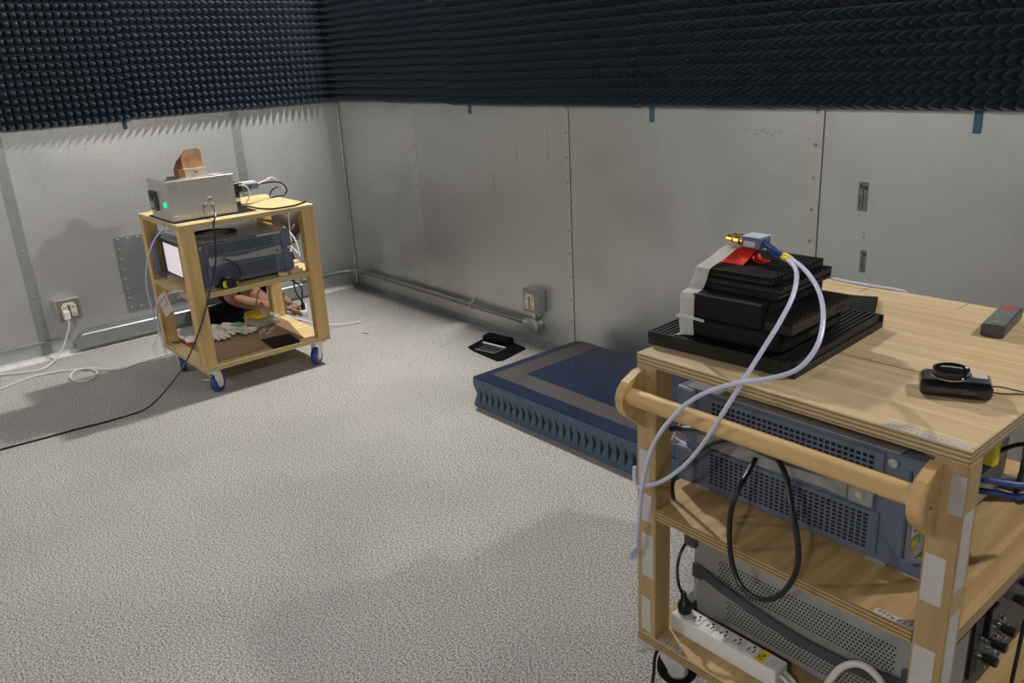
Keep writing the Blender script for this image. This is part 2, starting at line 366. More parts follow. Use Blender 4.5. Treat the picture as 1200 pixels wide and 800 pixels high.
# ---- seam strips with screws, sheet edges, marks on the walls
sb = B(); lathe(sb, (0, 0, 0), (0, 0, 1), [(0.0062, 0), (0.0062, 0.001), (0.004, 0.0028), (0.0012, 0.0031)], 10)
screw_src = None
def screw(parent, p, nrm, m='strip', s=1.0):
    global screw_src
    mt = Vector(nrm).to_track_quat('Z', 'Y').to_matrix().to_4x4(); mt.translation = Vector(p)
    mt = MW[parent].inverted() @ mt @ Matrix.Scale(s, 4)
    if screw_src is None:
        me = bpy.data.meshes.new('screw'); sb.to_mesh(me); me.materials.append(M['zinc_dark'])
        screw_src = bpy.data.objects.new('screw', me)
    o = bpy.data.objects.new('screw', screw_src.data); COL.objects.link(o); o.parent = parent; o.matrix_local = mt; return o
for yc in (-1.829 + -0.0, -0.636, -3.02):
    st = part('seam_strip', wall_left, 'strip', (0.0002, 0.0022, yc - 0.048, yc + 0.004, 0.02, 1.15), bev=0.0006)
    for z in [0.1 + 0.118 * i for i in range(9)]: screw(st, (0.0022, yc - 0.022, z), (1, 0, 0))
for xc, wd, m in ((0.825, 0.05, 'strip_b'), (2.025, 0.036, 'strip_b'), (3.233, 0.055, 'strip_b'), (4.44, 0.05, 'strip_b')):
    st = part('seam_strip', wall_back, m, (xc - wd, xc, -0.002, -0.0002, 0.02, 1.15), bev=0.0006)
    if xc > 1: part('sheet_joint', wall_back, 'seam', (xc + 0.0002, xc + 0.0032, -0.0012, -0.0001, 0.02, 1.15))
    for z in [0.06 + 0.1085 * i for i in range(11)]: screw(st, (xc - wd * 0.45, -0.002, z), (0, -1, 0))
st = part('corner_strip', wall_back, 'zinc', (0.0005, 0.014, -0.014, -0.0005, 0.02, 1.15), bev=0.004)
for z in [0.12 + 0.105 * i for i in range(10)]: screw(st, (0.0135, -0.0135, z), (0.7, -0.7, 0), s=0.8)
# residue of old labels and scratches on the back wall
for (x, z, ww, hh) in ((3.387, 0.88, 0.034, 0.094), (3.405, 0.668, 0.022, 0.075)):
    g = part('label_residue', wall_back, 'grey_sticker', (x - ww / 2, x + ww / 2, -0.0009, -0.0001, z - hh / 2, z + hh / 2))
    part('residue_line', g, 'seam', (x - 0.0015, x + 0.0015, -0.0013, -0.0008, z - hh * 0.42, z + hh * 0.42), (x - ww * 0.4, x - ww * 0.15, -0.0013, -0.0008, z + hh * 0.3, z + hh * 0.4), (x + ww * 0.1, x + ww * 0.4, -0.0013, -0.0008, z + hh * 0.25, z + hh * 0.38), *[(x - ww * 0.38, x - ww * 0.2, -0.0013, -0.0008, z - hh * (0.05 + 0.1 * i), z - hh * (0.0 + 0.1 * i)) for i in range(3)])
for (x, z, h) in ((1.48, 0.795, 0.085), (1.665, 0.93, 0.075), (1.885, 0.99, 0.14), (3.40, 0.76, 0.02)):
    part('scratch', wall_back, 'printgrey', (x, x + 0.0022, -0.0007, -0.0001, z - h / 2, z + h / 2), (x - 0.003, x + 0.005, -0.0007, -0.0001, z - h / 2 - 0.006, z - h / 2))
bm = B()
for i in range(16):
    x = 2.93 + 0.14 * i / 15 + random.uniform(-.004, .004); z = 1.075 + random.uniform(-.014, .012)
    box(bm, x, x + random.uniform(.004, .012), -0.0006, -0.0001, z, z + random.uniform(.0015, .004))
new('scuff_marks', bm, 'printgrey', wall_back, kind='stuff')
# blue tape tabs hanging below the foam
for (x, h) in ((1.326, 0.03), (2.497, 0.042), (3.71, 0.046), (4.75, 0.04)):
    o = part('tape_tab', wall_back, 'bluetape', (x - 0.011, x + 0.011, -0.0034, -0.0026, 1.136 - h, 1.1555))
o = part('tape_tab', wall_left, 'bluetape', (0.0026, 0.0034, -1.262, -1.240, 1.112, 1.1555))

# ---- floor trims
bm = B(); prism(bm, [(-0.002, 0.0), (-0.046, 0.0), (-0.046, 0.003), (-0.006, 0.004), (-0.006, 0.026), (-0.002, 0.026)], 0, 0.05, RX)
tb = struct('baseboard_back', bm, 'zinc_dark')
for i in range(24): screw(tb, (0.14 + 0.15 * i, -0.028, 0.003), (0, 0, 1), s=0.9)
bm = B(); prism(bm, [(0.002, 0.0), (0.040, 0.0), (0.040, 0.004), (0.006, 0.012), (0.006, 0.024), (0.002, 0.024)], 1, RY, -0.05)
tl = struct('baseboard_left', bm, 'trim_gleam')
for i in range(14): screw(tl, (0.026, -0.2 - 0.15 * i, 0.0065), (0.2, 0, 1), s=0.9)
# cable duct along the foot of the left wall, cut off slanting at its near end
bm = B(); prism(bm, [(-1.668, 0.108), (-0.30, 0.108), (-0.30, 0.025), (-1.72, 0.025), (-1.72, 0.06)], 0, 0.0065, 0.044)
bmesh.ops.bevel(bm, geom=[e for e in bm.edges if abs(e.verts[0].co.z - 0.108) < 1e-4 and abs(e.verts[1].co.z - 0.108) < 1e-4 and e.verts[0].co.x > 0.03 and e.verts[1].co.x > 0.03], offset=0.014, segments=3, affect='EDGES')
duct = struct('trim_3', bm, 'strip')
part('ledge', wall_left, 'strip', (0.0024, 0.010, RY, -1.735, 0.086, 0.098), bev=0.002)

# ---- riveted plate on the left wall
pl = thing('blanking_plate', 'grey riveted steel plate fixed low on the left wall behind the far cart', 'plate', (0.0025, -1.24, 0.155))
part('plate_sheet', pl, 'plate', (0.0025, 0.0055, -1.420, -1.03, 0.155, 0.565), bev=0.001)
for i in range(8):
    z = 0.175 + 0.0535 * i
    screw(pl, (0.0055, -1.403, z), (1, 0, 0), s=1.15); screw(pl, (0.0055, -1.047, z), (1, 0, 0), s=1.15)
for i in range(1, 7):
    screw(pl, (0.0055, -1.403 + 0.0512 * i, 0.5495), (1, 0, 0), s=1.15); screw(pl, (0.0055, -1.403 + 0.0512 * i, 0.173), (1, 0, 0), s=1.15)

# ---- outlets
def outlet_box(name, label, org, ax, plate_mat):
    """org: centre of the box on the wall; ax 'x' faces +x (left wall), 'y' faces -y (back wall)"""
    rz = PI / 2 if ax == 'x' else 0.0            # local -y is the facing direction
    t = thing(name, label, 'outlet', org, rz)
    part('box_body', t, 'zinc', (-0.058, 0.058, -0.05, 0.0, -0.058, 0.058), bev=0.003, local=True)
    cp = part('cover_plate', t, plate_mat, (-0.054, 0.054, -0.053, -0.0502, -0.054, 0.054), bev=0.0012, local=True)
    for sx in (-0.021, 0.021):
        s = part('socket', t, 'ivory', (sx - 0.014, sx + 0.014, -0.058, -0.0528, -0.036, 0.026), bev=0.0015, local=True)
        part('socket_slots', s, 'slot', *[(sx - 0.006 + 0.008 * k, sx - 0.003 + 0.008 * k, -0.0585, -0.0578, zz, zz + 0.011) for k in range(2) for zz in (-0.028, 0.008)], local=True, kind='stuff')
    part('ground_bar', t, 'ivory', (-0.026, 0.026, -0.057, -0.0528, 0.0262, 0.038), bev=0.001, local=True)
    bm = B(); cyl(bm, (0.004, -0.026, -0.09), (0.004, -0.026, -0.0575), 0.0125, 12); cyl(bm, (0.004, -0.026, -0.068), (0.004, -0.026, -0.0576), 0.0165, 8)
    new('conduit_stub', bm, 'zinc', t, smooth=True, local=True)
    return t
ob = outlet_box('wall_outlet', 'square grey outlet box with two empty sockets on the back wall', (1.773, -0.0005, 0.233), 'y', 'brass')
ol = outlet_box('wall_outlet', 'square grey outlet box with a white plug in it on the left wall', (0.0025, -1.717, 0.247), 'x', 'brass')
# plug in the left-hand socket of the left-wall outlet, with its cord
t = thing('mains_cable', 'white plugged-in mains cord running from the left wall outlet to the left edge of view', 'cord', (0.08, -1.745, 0.0))
part('plug', t, 'white', (0.061, 0.094, -1.7525, -1.7235, 0.205, 0.25), bev=0.005, seg=2)
bm = B(); tube(bm, [(0.085, -1.738, 0.206), (0.088, -1.742, 0.17), (0.090, -1.765, 0.12), (0.095, -1.80, 0.06), (0.12, -1.86, 0.014), (0.17, -1.93, 0.006), (0.14, -2.02, 0.006), (0.10, -2.08, 0.006), (0.07, -2.2, 0.006)], 0.0052)
new('cord', bm, 'white_cable', t, smooth=True)

# ---- conduit run
t = thing('conduit', 'grey steel conduit pipe along the foot of the back wall bending round the room corner', 'conduit', (0.9, -0.03, 0.1))
bm = B(); tube(bm, [(1.70, -0.03, 0.113), (1.2, -0.03, 0.114), (0.7, -0.03, 0.115), (0.25, -0.03, 0.116), (0.16, -0.031, 0.116), (0.09, -0.045, 0.116), (0.05, -0.08, 0.116), (0.035, -0.15, 0.116), (0.03, -0.22, 0.116), (0.03, -0.40, 0.116)], 0.0135, seg=12)
new('pipe', bm, 'pipe', t, smooth=True)
for x in (1.27,):
    bm = B(); tube(bm, [(x, -0.0005, 0.097), (x, -0.025, 0.095), (x, -0.0465, 0.114), (x, -0.025, 0.134), (x, -0.0005, 0.150)], 0.004, seg=6, n=4); box(bm, x - 0.008, x + 0.008, -0.003, -0.0003, 0.128, 0.165)
    new('pipe_clip', bm, 'zinc', t, smooth=True)
t = thing('junction_fitting', 'round grey conduit fitting with a disc cover under the back wall outlet', 'fitting', (1.777, -0.03, 0.07))
bm = B(); lathe(bm, (1.777, -0.0005, 0.108), (0, -1, 0), [(0.030, 0), (0.034, 0.004), (0.034, 0.036)], 24); new('fitting_body', bm, 'zinc', t, smooth=True)
bm = B(); lathe(bm, (1.777, -0.0367, 0.108), (0, -1, 0), [(0.038, 0), (0.039, 0.003), (0.039, 0.012), (0.036, 0.0145), (0.006, 0.0145)], 28); new('disc_cover', bm, 'zinc_dark', t, smooth=True)
bm = B(); cyl(bm, (1.775, -0.026, 0.14), (1.775, -0.026, 0.142), 0.0155, 12); cyl(bm, (1.701, -0.03, 0.113), (1.745, -0.025, 0.112), 0.0175, 12); new('coupling', bm, 'zinc', t, smooth=True)

# ---- lamps, above the lining (out of view)
for i, (lx, ly, lz, pw) in enumerate(LAMPS):
    t = thing('ceiling_lamp', ['round ceiling lamp nearest the far left corner', 'round ceiling lamp near the back right corner', 'round ceiling lamp near the front left corner', 'round ceiling lamp near the front right corner'][i], 'lamp', (lx, ly, 2.66), 0, None)
    bm = B(); lathe(bm, (lx, ly, 2.66), (0, 0, 1), [(0.05, 0), (0.06, 0.02), (0.06, 0.0595)], 20); new('lamp_base', bm, 'white', t, smooth=True)

# ---------------------------------------------------------------- carts
def notched(x0, x1, y0, y1, lx, ly, i=0.0015):
    """outline of a shelf notched round four corner posts"""
    a, b, c, d = x0 + i, x1 - i, y0 + i, y1 - i; lx += i; ly += i
    return [(x0 + lx, c), (x1 - lx, c), (x1 - lx, y0 + ly), (b, y0 + ly), (b, y1 - ly), (x1 - lx, y1 - ly), (x1 - lx, d), (x0 + lx, d), (x0 + lx, y1 - ly), (a, y1 - ly), (a, y0 + ly), (x0 + lx, y0 + ly)]
def caster(root, x, y, ztop, ang, r=0.042, wm='wheel'):
    """swivel caster under (x,y): fork with plate, wheel and brake pedal"""
    rot = Matrix.Translation((x, y, 0)) @ Matrix.Rotation(ang, 4, 'Z')
    bm = B(); box(bm, -0.038, 0.038, -0.03, 0.03, ztop - 0.004, ztop - 0.0003); cyl(bm, (0, 0, ztop - 0.02), (0, 0, ztop - 0.004), 0.024, 16)
    for s in (-1, 1):
        prism(bm, [(-0.020, ztop - 0.012), (0.022, ztop - 0.012), (0.024, ztop - 0.04), (-0.002, r - 0.014), (-0.027, r - 0.014), (-0.032, r + 0.012)], 1, s * 0.018 - 0.0015, s * 0.018 + 0.0015)
    box(bm, -0.020, 0.024, -0.018, 0.018, ztop - 0.0225, ztop - 0.016)
    bm.transform(rot); fk = new('caster', bm, 'trim_gleam', root)
    bm = B(); lathe(bm, (-0.015, -0.0145, r + 0.0008), (0, 1, 0), [(r * 0.55, 0), (r * 0.93, 0.0005), (r, 0.006), (r, 0.023), (r * 0.93, 0.0285), (r * 0.55, 0.029)], 26)
    bm.transform(rot); new('wheel', bm, wm, fk, smooth=True)
    bm = B(); lathe(bm, (-0.015, -0.0165, r + 0.0008), (0, 1, 0), [(r * 0.5, 0), (r * 0.5, 0.033)], 18); bm.transform(rot); new('hub', bm, 'zinc', fk, smooth=True)
    bm = B(); box(bm, 0.02, 0.066, -0.014, 0.014, ztop - 0.030, ztop - 0.026, bev=0.001); box(bm, 0.055, 0.072, -0.017, 0.017, ztop - 0.034, ztop - 0.029, bev=0.001)
    bm.transform(rot); new('brake_pedal', bm, 'steel', fk)
def cart(root, X0, X1, Y0, Y1, zb, zt, zs, lx, ly, th, mt, ms, ml, angs, r=0.042, wm='wheel'):
    part('base_board', root, ms, (X0, X1, Y0, Y1, zb, zb + th), bev=0.0015)
    part('top_board', root, mt, (X0, X1, Y0, Y1, zt - th, zt), bev=0.0015)
    bm = B(); prism(bm, notched(X0, X1, Y0, Y1, lx, ly), 2, zs - th, zs); new('shelf', bm, ms, root)
    for sx in (0, 1):
        for sy in (0, 1):
            x = X0 if sx == 0 else X1 - lx; y = Y0 if sy == 0 else Y1 - ly
            part('leg', root, ml, (x, x + lx, y, y + ly, zb + th + 0.0002, zt - th - 0.0002), bev=0.002)
    k = 0
    for sx in (0, 1):
        for sy in (0, 1):
            caster(root, (X0 + 0.05, X1 - 0.05)[sx], (Y0 + 0.055, Y1 - 0.055)[sy], zb, angs[k], r, wm); k += 1
# far cart
LX0, LX1, LY0, LY1 = 0.68, 1.205, -1.465, -0.845
LZB, LZT, LZS = 0.12, 0.775, 0.468
lc = thing('wooden_cart', 'pale pine three-tier cart on blue casters holding a metal box, near the left wall', 'cart', ((LX0 + LX1) / 2, (LY0 + LY1) / 2, 0))
cart(lc, LX0, LX1, LY0, LY1, LZB, LZT, LZS, 0.045, 0.062, 0.022, 'pine', 'pine', 'pine_leg', [2.9, 0.6, -0.95, 2.25])
part('green_mark', lc, 'green', (1.02, 1.032, LY0 - 0.0006, LY0 + 0.004, LZT - 0.022, LZT + 0.0004), bev=0)
# near cart
FX0, FX1, FY0, FY1 = 3.685, 4.318, -1.43, -0.72
FZB, FZT, FZS = 0.125, 0.808, 0.472
fc = thing('wooden_cart', 'large birch plywood cart with a round push handle, in the right foreground', 'cart', ((FX0 + FX1) / 2, (FY0 + FY1) / 2, 0))
cart(fc, FX0, FX1, FY0, FY1, FZB, FZT, FZS, 0.05, 0.05, 0.024, 'fr_top', 'fr_ply', 'fr_leg', [-2.44, 1.2, -1.2, 1.4], 0.046, 'black_soft')
part('saw_cut', fc, 'seam', (3.70, 4.16, -1.184, -1.1815, FZT - 0.002, FZT + 0.0003))
part('saw_cut', fc, 'seam', (3.80, 3.8015, -0.78, -0.722, FZT - 0.002, FZT + 0.0003)); part('saw_cut', fc, 'seam', (4.02, 4.0215, -0.78, -0.722, FZT - 0.002, FZT + 0.0003))
prof = [(-1.4302, 0.778), (-1.447, 0.777), (-1.480, 0.763), (-1.493, 0.750), (-1.499, 0.732), (-1.497, 0.714), (-1.486, 0.695), (-1.4302, 0.650)]
for x in (3.690, 4.264):
    bm = B(); prism(bm, prof, 0, x, x + 0.019); br = new('handle_bracket', bm, 'fr_rod', fc)
    bm = B(); cyl(bm, (x + 0.0185, -1.458, 0.714), (x + 0.0196, -1.458, 0.714), 0.003, 8); new('screw_hole', bm, 'seam', br)
bm = B(); cyl(bm, (3.7093, -1.474, 0.734), (4.2637, -1.474, 0.734), 0.0175, 22); new('push_handle', bm, 'fr_rod', fc, smooth=True)
bm = B()
for (x, z) in ((3.716, 0.762), (3.727, 0.771)): cyl(bm, (x, -1.4306, z), (x, -1.429, z), 0.0022, 8)
new('screw_hole', bm, 'seam', fc)
def paper(x0, x1, y0, y1, z0, z1, m='paper'): return part('paper_label', fc, m, (x0, x1, y0, y1, z0, z1))
e = 0.0006
paper(3.695, 3.725, FY0 - e, FY0, 0.435, 0.500); paper(3.699, 3.729, FY0 - e, FY0, 0.30, 0.405); paper(3.697, 3.722, FY0 - e, FY0, 0.16, 0.245); paper(3.692, 3.718, FY0 - e, FY0, 0.52, 0.60)
paper(4.272, 4.304, FY0 - e, FY0, 0.536, 0.622); paper(4.272, 4.306, FY0 - e, FY0, 0.36, 0.452); paper(4.296, 4.317, FY0 - e, FY0, 0.70, 0.765, 'clear')
paper(FX1, FX1 + e, -1.425, -1.39, 0.565, 0.70); paper(FX1, FX1 + e, -1.425, -1.39, 0.385, 0.52)
random.seed(11)
for (xa, xb, z, sh) in ((4.183, 4.313, FZT, 1), (4.200, 4.27, FZS, 1), (3.742, 3.80, FZB + 0.024, 1)):
    y0, y1 = (FY0 + 0.002, FY0 + 0.017); y0 += 0.0 if z == FZT else 0.0015
    p = part('paper_label', fc, 'paper', (xa, xb, y0, y1, z, z + e)); bm = B(); x = xa + 0.006
    while x < xb - 0.008:
        wd = random.uniform(0.003, 0.007)
        for q in range(3):
            yy = y0 + 0.003 + random.uniform(0, 0.007); box(bm, x + random.uniform(0, wd * .4), x + wd, yy, yy + 0.0012, z + e, z + e + 0.0002)
        box(bm, x, x + 0.001, y0 + 0.003, y0 + 0.011, z + e, z + e + 0.0002); x += wd + random.uniform(0.002, 0.007)
    new('printed_text', bm, 'printblack' if z != FZT else 'printgrey', p)
part('paper_label', fc, 'paper', (4.215, 4.266, FY0 + 0.004, FY0 + 0.02, FZS - 0.0248, FZS - 0.0242))

# ---------------------------------------------------------------- rack instruments (front panel faces local +x, side faces local -y and +y)
def analyzer(t, L, W, H, sides, lit=True, hl=0.05):
    """t at the base centre; body x -L/2..L/2"""
    a, b = L / 2, W / 2; f = 0.014
    part('body', t, 'slate', (-a, a, -b + 0.004, b - 0.004, f, f + H - 0.004), bev=0.003, local=True)
    part('top_cover', t, 'slate_lid', (-a + 0.004, a - 0.02, -b + 0.002, b - 0.002, f + H - 0.0038, f + H), bev=0.001, local=True)
    for sy in sides:
        def sl(y0, y1): return (min(sy * y0, sy * y1), max(sy * y0, sy * y1))
        for (z0, z1, rows, row2) in ((f + 0.012, f + H * 0.43, 9, 0), (f + H * 0.66, f + H - 0.010, 5, 1)):
            vp = part('vent_panel', t, 'slate', (-a + 0.055, a - 0.045, *sl(b - 0.004, b), z0, z1), bev=0.001, local=True)
            bm = B(); nx = 29; dx = (L - 0.13) / nx
            for i in range(nx):
                for j in range(rows):
                    x = -a + 0.07 + i * dx; zz = z0 + 0.007 + (z1 - z0 - 0.012) * j / rows
                    hgt = (z1 - z0 - 0.012) / rows * 0.58
                    box(bm, x, x + dx * 0.68, *sl(b - 0.0006, b + 0.0003), zz, zz + hgt)
            new('vent_slots', bm, 'slot', vp, kind='stuff', local=True)
        zc = f + H * 0.545
        bm = B(); hs = 0.0165
        pts = [(-a + 0.075, sy * (b + 0.002), zc), (-a + 0.12, sy * (b + 0.004), zc - 0.001), (0, sy * (b + 0.007), zc - 0.003), (a - 0.15, sy * (b + 0.004), zc), (a - 0.105, sy * (b + 0.002), zc)]
        ribbon(bm, pts, [(0, 0, hs), (0, 0, hs), (0, 0, 0.010), (0, 0, 0.011), (0, 0, hs)], 0.002, 5)
        st = new('carry_strap', bm, 'strapgrey', t, local=True)
        for xx in (-a + 0.06, a - 0.08):
            part('strap_anchor', st, 'strapgrey', (xx - 0.024, xx + 0.024, *sl(b - 0.001, b + 0.005), zc - 0.019, zc + 0.019), bev=0.002, local=True)
            bm = B(); lathe(bm, (xx, sy * (b + 0.005), zc), (0, sy, 0), [(0.0085, 0), (0.0085, 0.0015), (0.005, 0.002)], 14); new('strap_screw', bm, 'steel', st, smooth=True, local=True)
        bm = B(); lathe(bm, (a - 0.03, sy * (b - 0.0035), f + H - 0.022), (0, sy, 0), [(0.0085, 0), (0.0085, 0.004), (0.005, 0.0045)], 14); new('side_screw', bm, 'steel', t, smooth=True, local=True)
        # handle loop on the front edge
        bm = B(); y0, y1 = sl(b - 0.026, b + 0.001)
        loop = [(a - 0.006, f + 0.001), (a + hl - 0.012, f + 0.001), (a + hl, f + 0.014), (a + hl, f + H - 0.018), (a + hl - 0.014, f + H - 0.002), (a - 0.006, f + H - 0.002)]
        inn = [(a - 0.006, f + 0.022), (a + hl - 0.022, f + 0.022), (a + hl - 0.016, f + 0.028), (a + hl - 0.016, f + H - 0.032), (a + hl - 0.024, f + H - 0.024), (a - 0.006, f + H - 0.024)]
        va = [[bm.verts.new((x, y, z)) for (x, z) in loop] for y in (y0, y1)]; vi = [[bm.verts.new((x, y, z)) for (x, z) in inn] for y in (y0, y1)]
        for i in range(5):
            for A in (0, 1): bm.faces.new((va[A][i], va[A][i + 1], vi[A][i + 1], vi[A][i]))
            bm.faces.new((va[0][i], va[0][i + 1], va[1][i + 1], va[1][i])); bm.faces.new((vi[0][i], vi[0][i + 1], vi[1][i + 1], vi[1][i]))
        for i in (0, 5): bm.faces.new((va[0][i], vi[0][i], vi[1][i], va[1][i]))
        new('front_handle', bm, 'slate', t, local=True)
    for sy in (-1, 1):
        for zz in (f + 0.001, f + H - 0.085):
            y0, y1 = sorted((sy * (b - 0.05), sy * (b + 0.004)))
            part('rear_bumper', t, 'slate', (-a - 0.018, -a + 0.03, y0, y1, zz, zz + 0.082), bev=0.006, seg=2, local=True)
        for xx in (-a + 0.04, a - 0.05):
            y0, y1 = sorted((sy * (b - 0.05), sy * (b - 0.012)))
            part('foot', t, 'strapgrey', (xx - 0.02, xx + 0.02, y0, y1, 0.0002, f + 0.001), bev=0.002, local=True)
    fp = part('front_panel', t, 'lightgrey', (a - 0.001, a + 0.006, -b + 0.012, b - 0.012, f + 0.008, f + H - 0.008), bev=0.002, local=True)
    return fp
# near cart middle shelf: the large blue instrument, front to the right
fa = thing('signal_analyzer', 'large slate-blue vented instrument on the middle shelf of the foreground cart', 'instrument', (3.948, -1.090, FZS + 0.0002))
fp = analyzer(fa, 0.475, 0.44, 0.222, (-1, 1), hl=0.052)
x = 0.2435
part('port_label', fp, 'white', (x, x + 0.0012, -0.200, -0.150, 0.075, 0.125), local=True)
bm = B()
for k in range(3): box(bm, x + 0.001, x + 0.0016, -0.195, -0.158, 0.084 + k * 0.012, 0.087 + k * 0.012)
new('label_print', bm, 'printblack', fp, local=True)
part('status_sticker', fp, 'yellow_label', (x, x + 0.0015, -0.195, -0.178, 0.052, 0.066), local=True); part('status_sticker', fp, 'green', (x, x + 0.0015, -0.165, -0.153, 0.052, 0.068), local=True)
part('display', fp, 'black_shiny', (x, x + 0.002, -0.03, 0.16, 0.09, 0.2), local=True)
for i, (yy, zz) in enumerate(((-0.120, 0.17), (-0.085, 0.155), (-0.115, 0.125), (-0.08, 0.115), (-0.05, 0.075), (-0.05, 0.055))):
    bm = B(); lathe(bm, (x, yy, zz), (1, 0, 0), [(0.011, 0), (0.011, 0.006), (0.008, 0.0065), (0.008, 0.02), (0.004, 0.0205)], 14); new('connector', bm, 'steel', fp, smooth=True, local=True)
# far cart shelf: the same sort of instrument, front facing left
la = thing('signal_analyzer', 'slate-blue instrument with a lit display on the shelf of the far cart', 'instrument', (0.945, -1.188, LZS + 0.0002), -PI / 2)
fp = analyzer(la, 0.43, 0.415, 0.196, (1, -1), hl=0.05)
x = 0.2215
d = part('display_bezel', fp, 'charcoal', (x - 0.001, x + 0.004, -0.19, 0.065, 0.03, 0.194), bev=0.002, local=True)
part('display', fp, 'screen', (x + 0.0035, x + 0.0048, -0.150, 0.045, 0.042, 0.178), local=True)
for i in range(3):
    for j in range(4): part('key', fp, 'charcoal', (x - 0.001, x + 0.004, 0.085 + 0.03 * i, 0.105 + 0.03 * i, 0.05 + 0.03 * j, 0.068 + 0.03 * j), local=True)
part('maker_plate', la, 'whitetape', (-0.19, -0.07, 0.2036, 0.2078, 0.193, 0.203), local=True)

# near cart base: grey perforated instrument with a dark strap
gi = thing('power_supply', 'grey perforated instrument with a dark strap handle on the base of the foreground cart', 'instrument', (3.985, -1.10, FZB + 0.0242))
x0, x1, y0, y1, z0, z1 = 3.735, 4.245, -1.30, -0.87, FZB + 0.0244 + 0.012, 0.357
part('body', gi, 'lightgrey', (x0, x1, y0, y1, z0, z1), bev=0.004, seg=2)
random.seed(3)
for (xa, xb, za, zb_) in ((3.80, 4.195, 0.262, 0.332), (3.825, 4.195, 0.178, 0.236)):
    pp = part('vent_panel', gi, 'lightgrey', (xa, xb, y0 - 0.0006, y0 + 0.0003, za, zb_))
    bm = B(); nx = int((xb - xa) / 0.0078); nz = int((zb_ - za) / 0.0078)
    for i in range(nx):
        for j in range(nz):
            cx, cz = xa + 0.005 + i * 0.0078 + (0.0039 if j % 2 else 0), za + 0.004 + j * 0.0078
            if cx > xb - 0.003: continue
            vs = [bm.verts.new((cx + 0.0026 * math.cos(q * PI / 3), y0 - 0.0008, cz + 0.0026 * math.sin(q * PI / 3))) for q in range(6)]; bm.faces.new(vs)
    new('vent_holes', bm, 'slot', pp, kind='stuff')
bm = B(); ribbon(bm, [(3.752, y0 - 0.003, 0.272), (3.775, y0 - 0.004, 0.271), (3.83, y0 - 0.012, 0.264), (3.99, y0 - 0.020, 0.246), (4.12, y0 - 0.016, 0.244), (4.19, y0 - 0.006, 0.250), (4.232, y0 - 0.003, 0.252)], [(0, 0, 0.013), (0, 0, 0.013), (0, 0, 0.011), (0, 0, 0.011), (0, 0, 0.011), (0, 0, 0.012), (0, 0, 0.012)], 0.0025)
st = new('carry_strap', bm, 'darkgrey', gi)
for xx in (3.750, 4.222): part('strap_anchor', st, 'darkgrey', (xx - 0.014, xx + 0.014, y0 - 0.008, y0 - 0.0005, 0.252, 0.289), bev=0.003)
for (ya, yb) in ((y0 - 0.012, y0 + 0.03), (y1 - 0.03, y1 + 0.012)):
    for (za, zb_) in ((z0 - 0.005, z0 + 0.028), (z1 - 0.03, z1 + 0.004)): part('rear_bumper', gi, 'darkgrey', (x0 - 0.02, x0 + 0.012, ya, yb, za, zb_), bev=0.005, seg=2)
for xx in (3.79, 4.2):
    for yy in (-1.27, -0.9): part('foot', gi, 'darkgrey', (xx - 0.018, xx + 0.018, yy - 0.018, yy + 0.018, FZB + 0.0244, z0 + 0.001))
fp = part('front_panel', gi, 'darkgrey', (x1 - 0.001, x1 + 0.02, y0 - 0.008, y1 + 0.008, z0 - 0.002, z1 + 0.002), bev=0.004, seg=2)
xx = x1 + 0.02
part('panel_plate', fp, 'strapgrey', (xx - 0.001, xx + 0.001, -1.29, -1.17, 0.19, 0.33))
for i in range(6): part('vent_rib', fp, 'black', (xx - 0.001, xx + 0.006, -1.155 + 0.006 * i, -1.151 + 0.006 * i, 0.21, 0.345))
part('black_module', fp, 'black', (xx - 0.001, xx + 0.012, -1.10, -1.06, 0.275, 0.34), bev=0.002)
random.seed(5)
for i in range(9):
    yy, zz = -1.085 + 0.022 * (i % 5) + random.uniform(-.004, .004), 0.205 + 0.03 * (i // 5) + 0.06 * (i % 2)
    bm = B(); lathe(bm, (xx + 0.0005, yy, zz), (1, 0, 0), [(0.006, 0), (0.006, 0.008), (0.004, 0.0085), (0.004, 0.016)], 10); new('connector', bm, 'steel', fp, smooth=True)
for (yy, zz) in ((-1.115, 0.245), (-1.075, 0.255), (-1.035, 0.268), (-0.99, 0.315), (-0.965, 0.34), (-0.955, 0.295)):
    bm = B(); lathe(bm, (xx, yy, zz), (1, 0, 0), [(0.007, 0), (0.007, 0.012), (0.0085, 0.0125), (0.0105, 0.036), (0.0085, 0.038)], 14); kn = new('plug_knob', bm, 'black', fp, smooth=True)
    bm = B(); lathe(bm, (xx, yy, zz), (1, 0, 0), [(0.0088, 0.0015), (0.0088, 0.0105)], 14); new('collar', bm, 'steel', fp, smooth=True)

# power strip on the near cart's base
px0, px1, py0, py1, pz0, pz1 = 3.735, 4.0, -1.378, -1.333, FZB + 0.0242, 0.192
ps = thing('power_strip', 'white six-outlet power strip lying on the base of the foreground cart', 'power strip', ((px0 + px1) / 2, (py0 + py1) / 2, pz0), 0)
part('strip_body', ps, 'white', (px0, px1, py0, py1, pz0, pz1), bev=0.004, seg=2)
for i in range(6):
    cx = px0 + 0.022 + i * 0.0345
    s = part('socket', ps, 'white', (cx - 0.0135, cx + 0.0135, py0 + 0.006, py1 - 0.006, pz1 - 0.0005, pz1 + 0.0016), bev=0.001)
    if i > 0:
        bm = B(); box(bm, cx - 0.0075, cx - 0.0050, py0 + 0.016, py0 + 0.027, pz1 + 0.0015, pz1 + 0.0019); box(bm, cx + 0.0045, cx + 0.007, py0 + 0.016, py0 + 0.028, pz1 + 0.0015, pz1 + 0.0019)
        cyl(bm, (cx + 0.0005, py1 - 0.0125, pz1 + 0.0014), (cx + 0.0005, py1 - 0.0125, pz1 + 0.0019), 0.003, 8); new('socket_slots', bm, 'slot', s, kind='stuff')
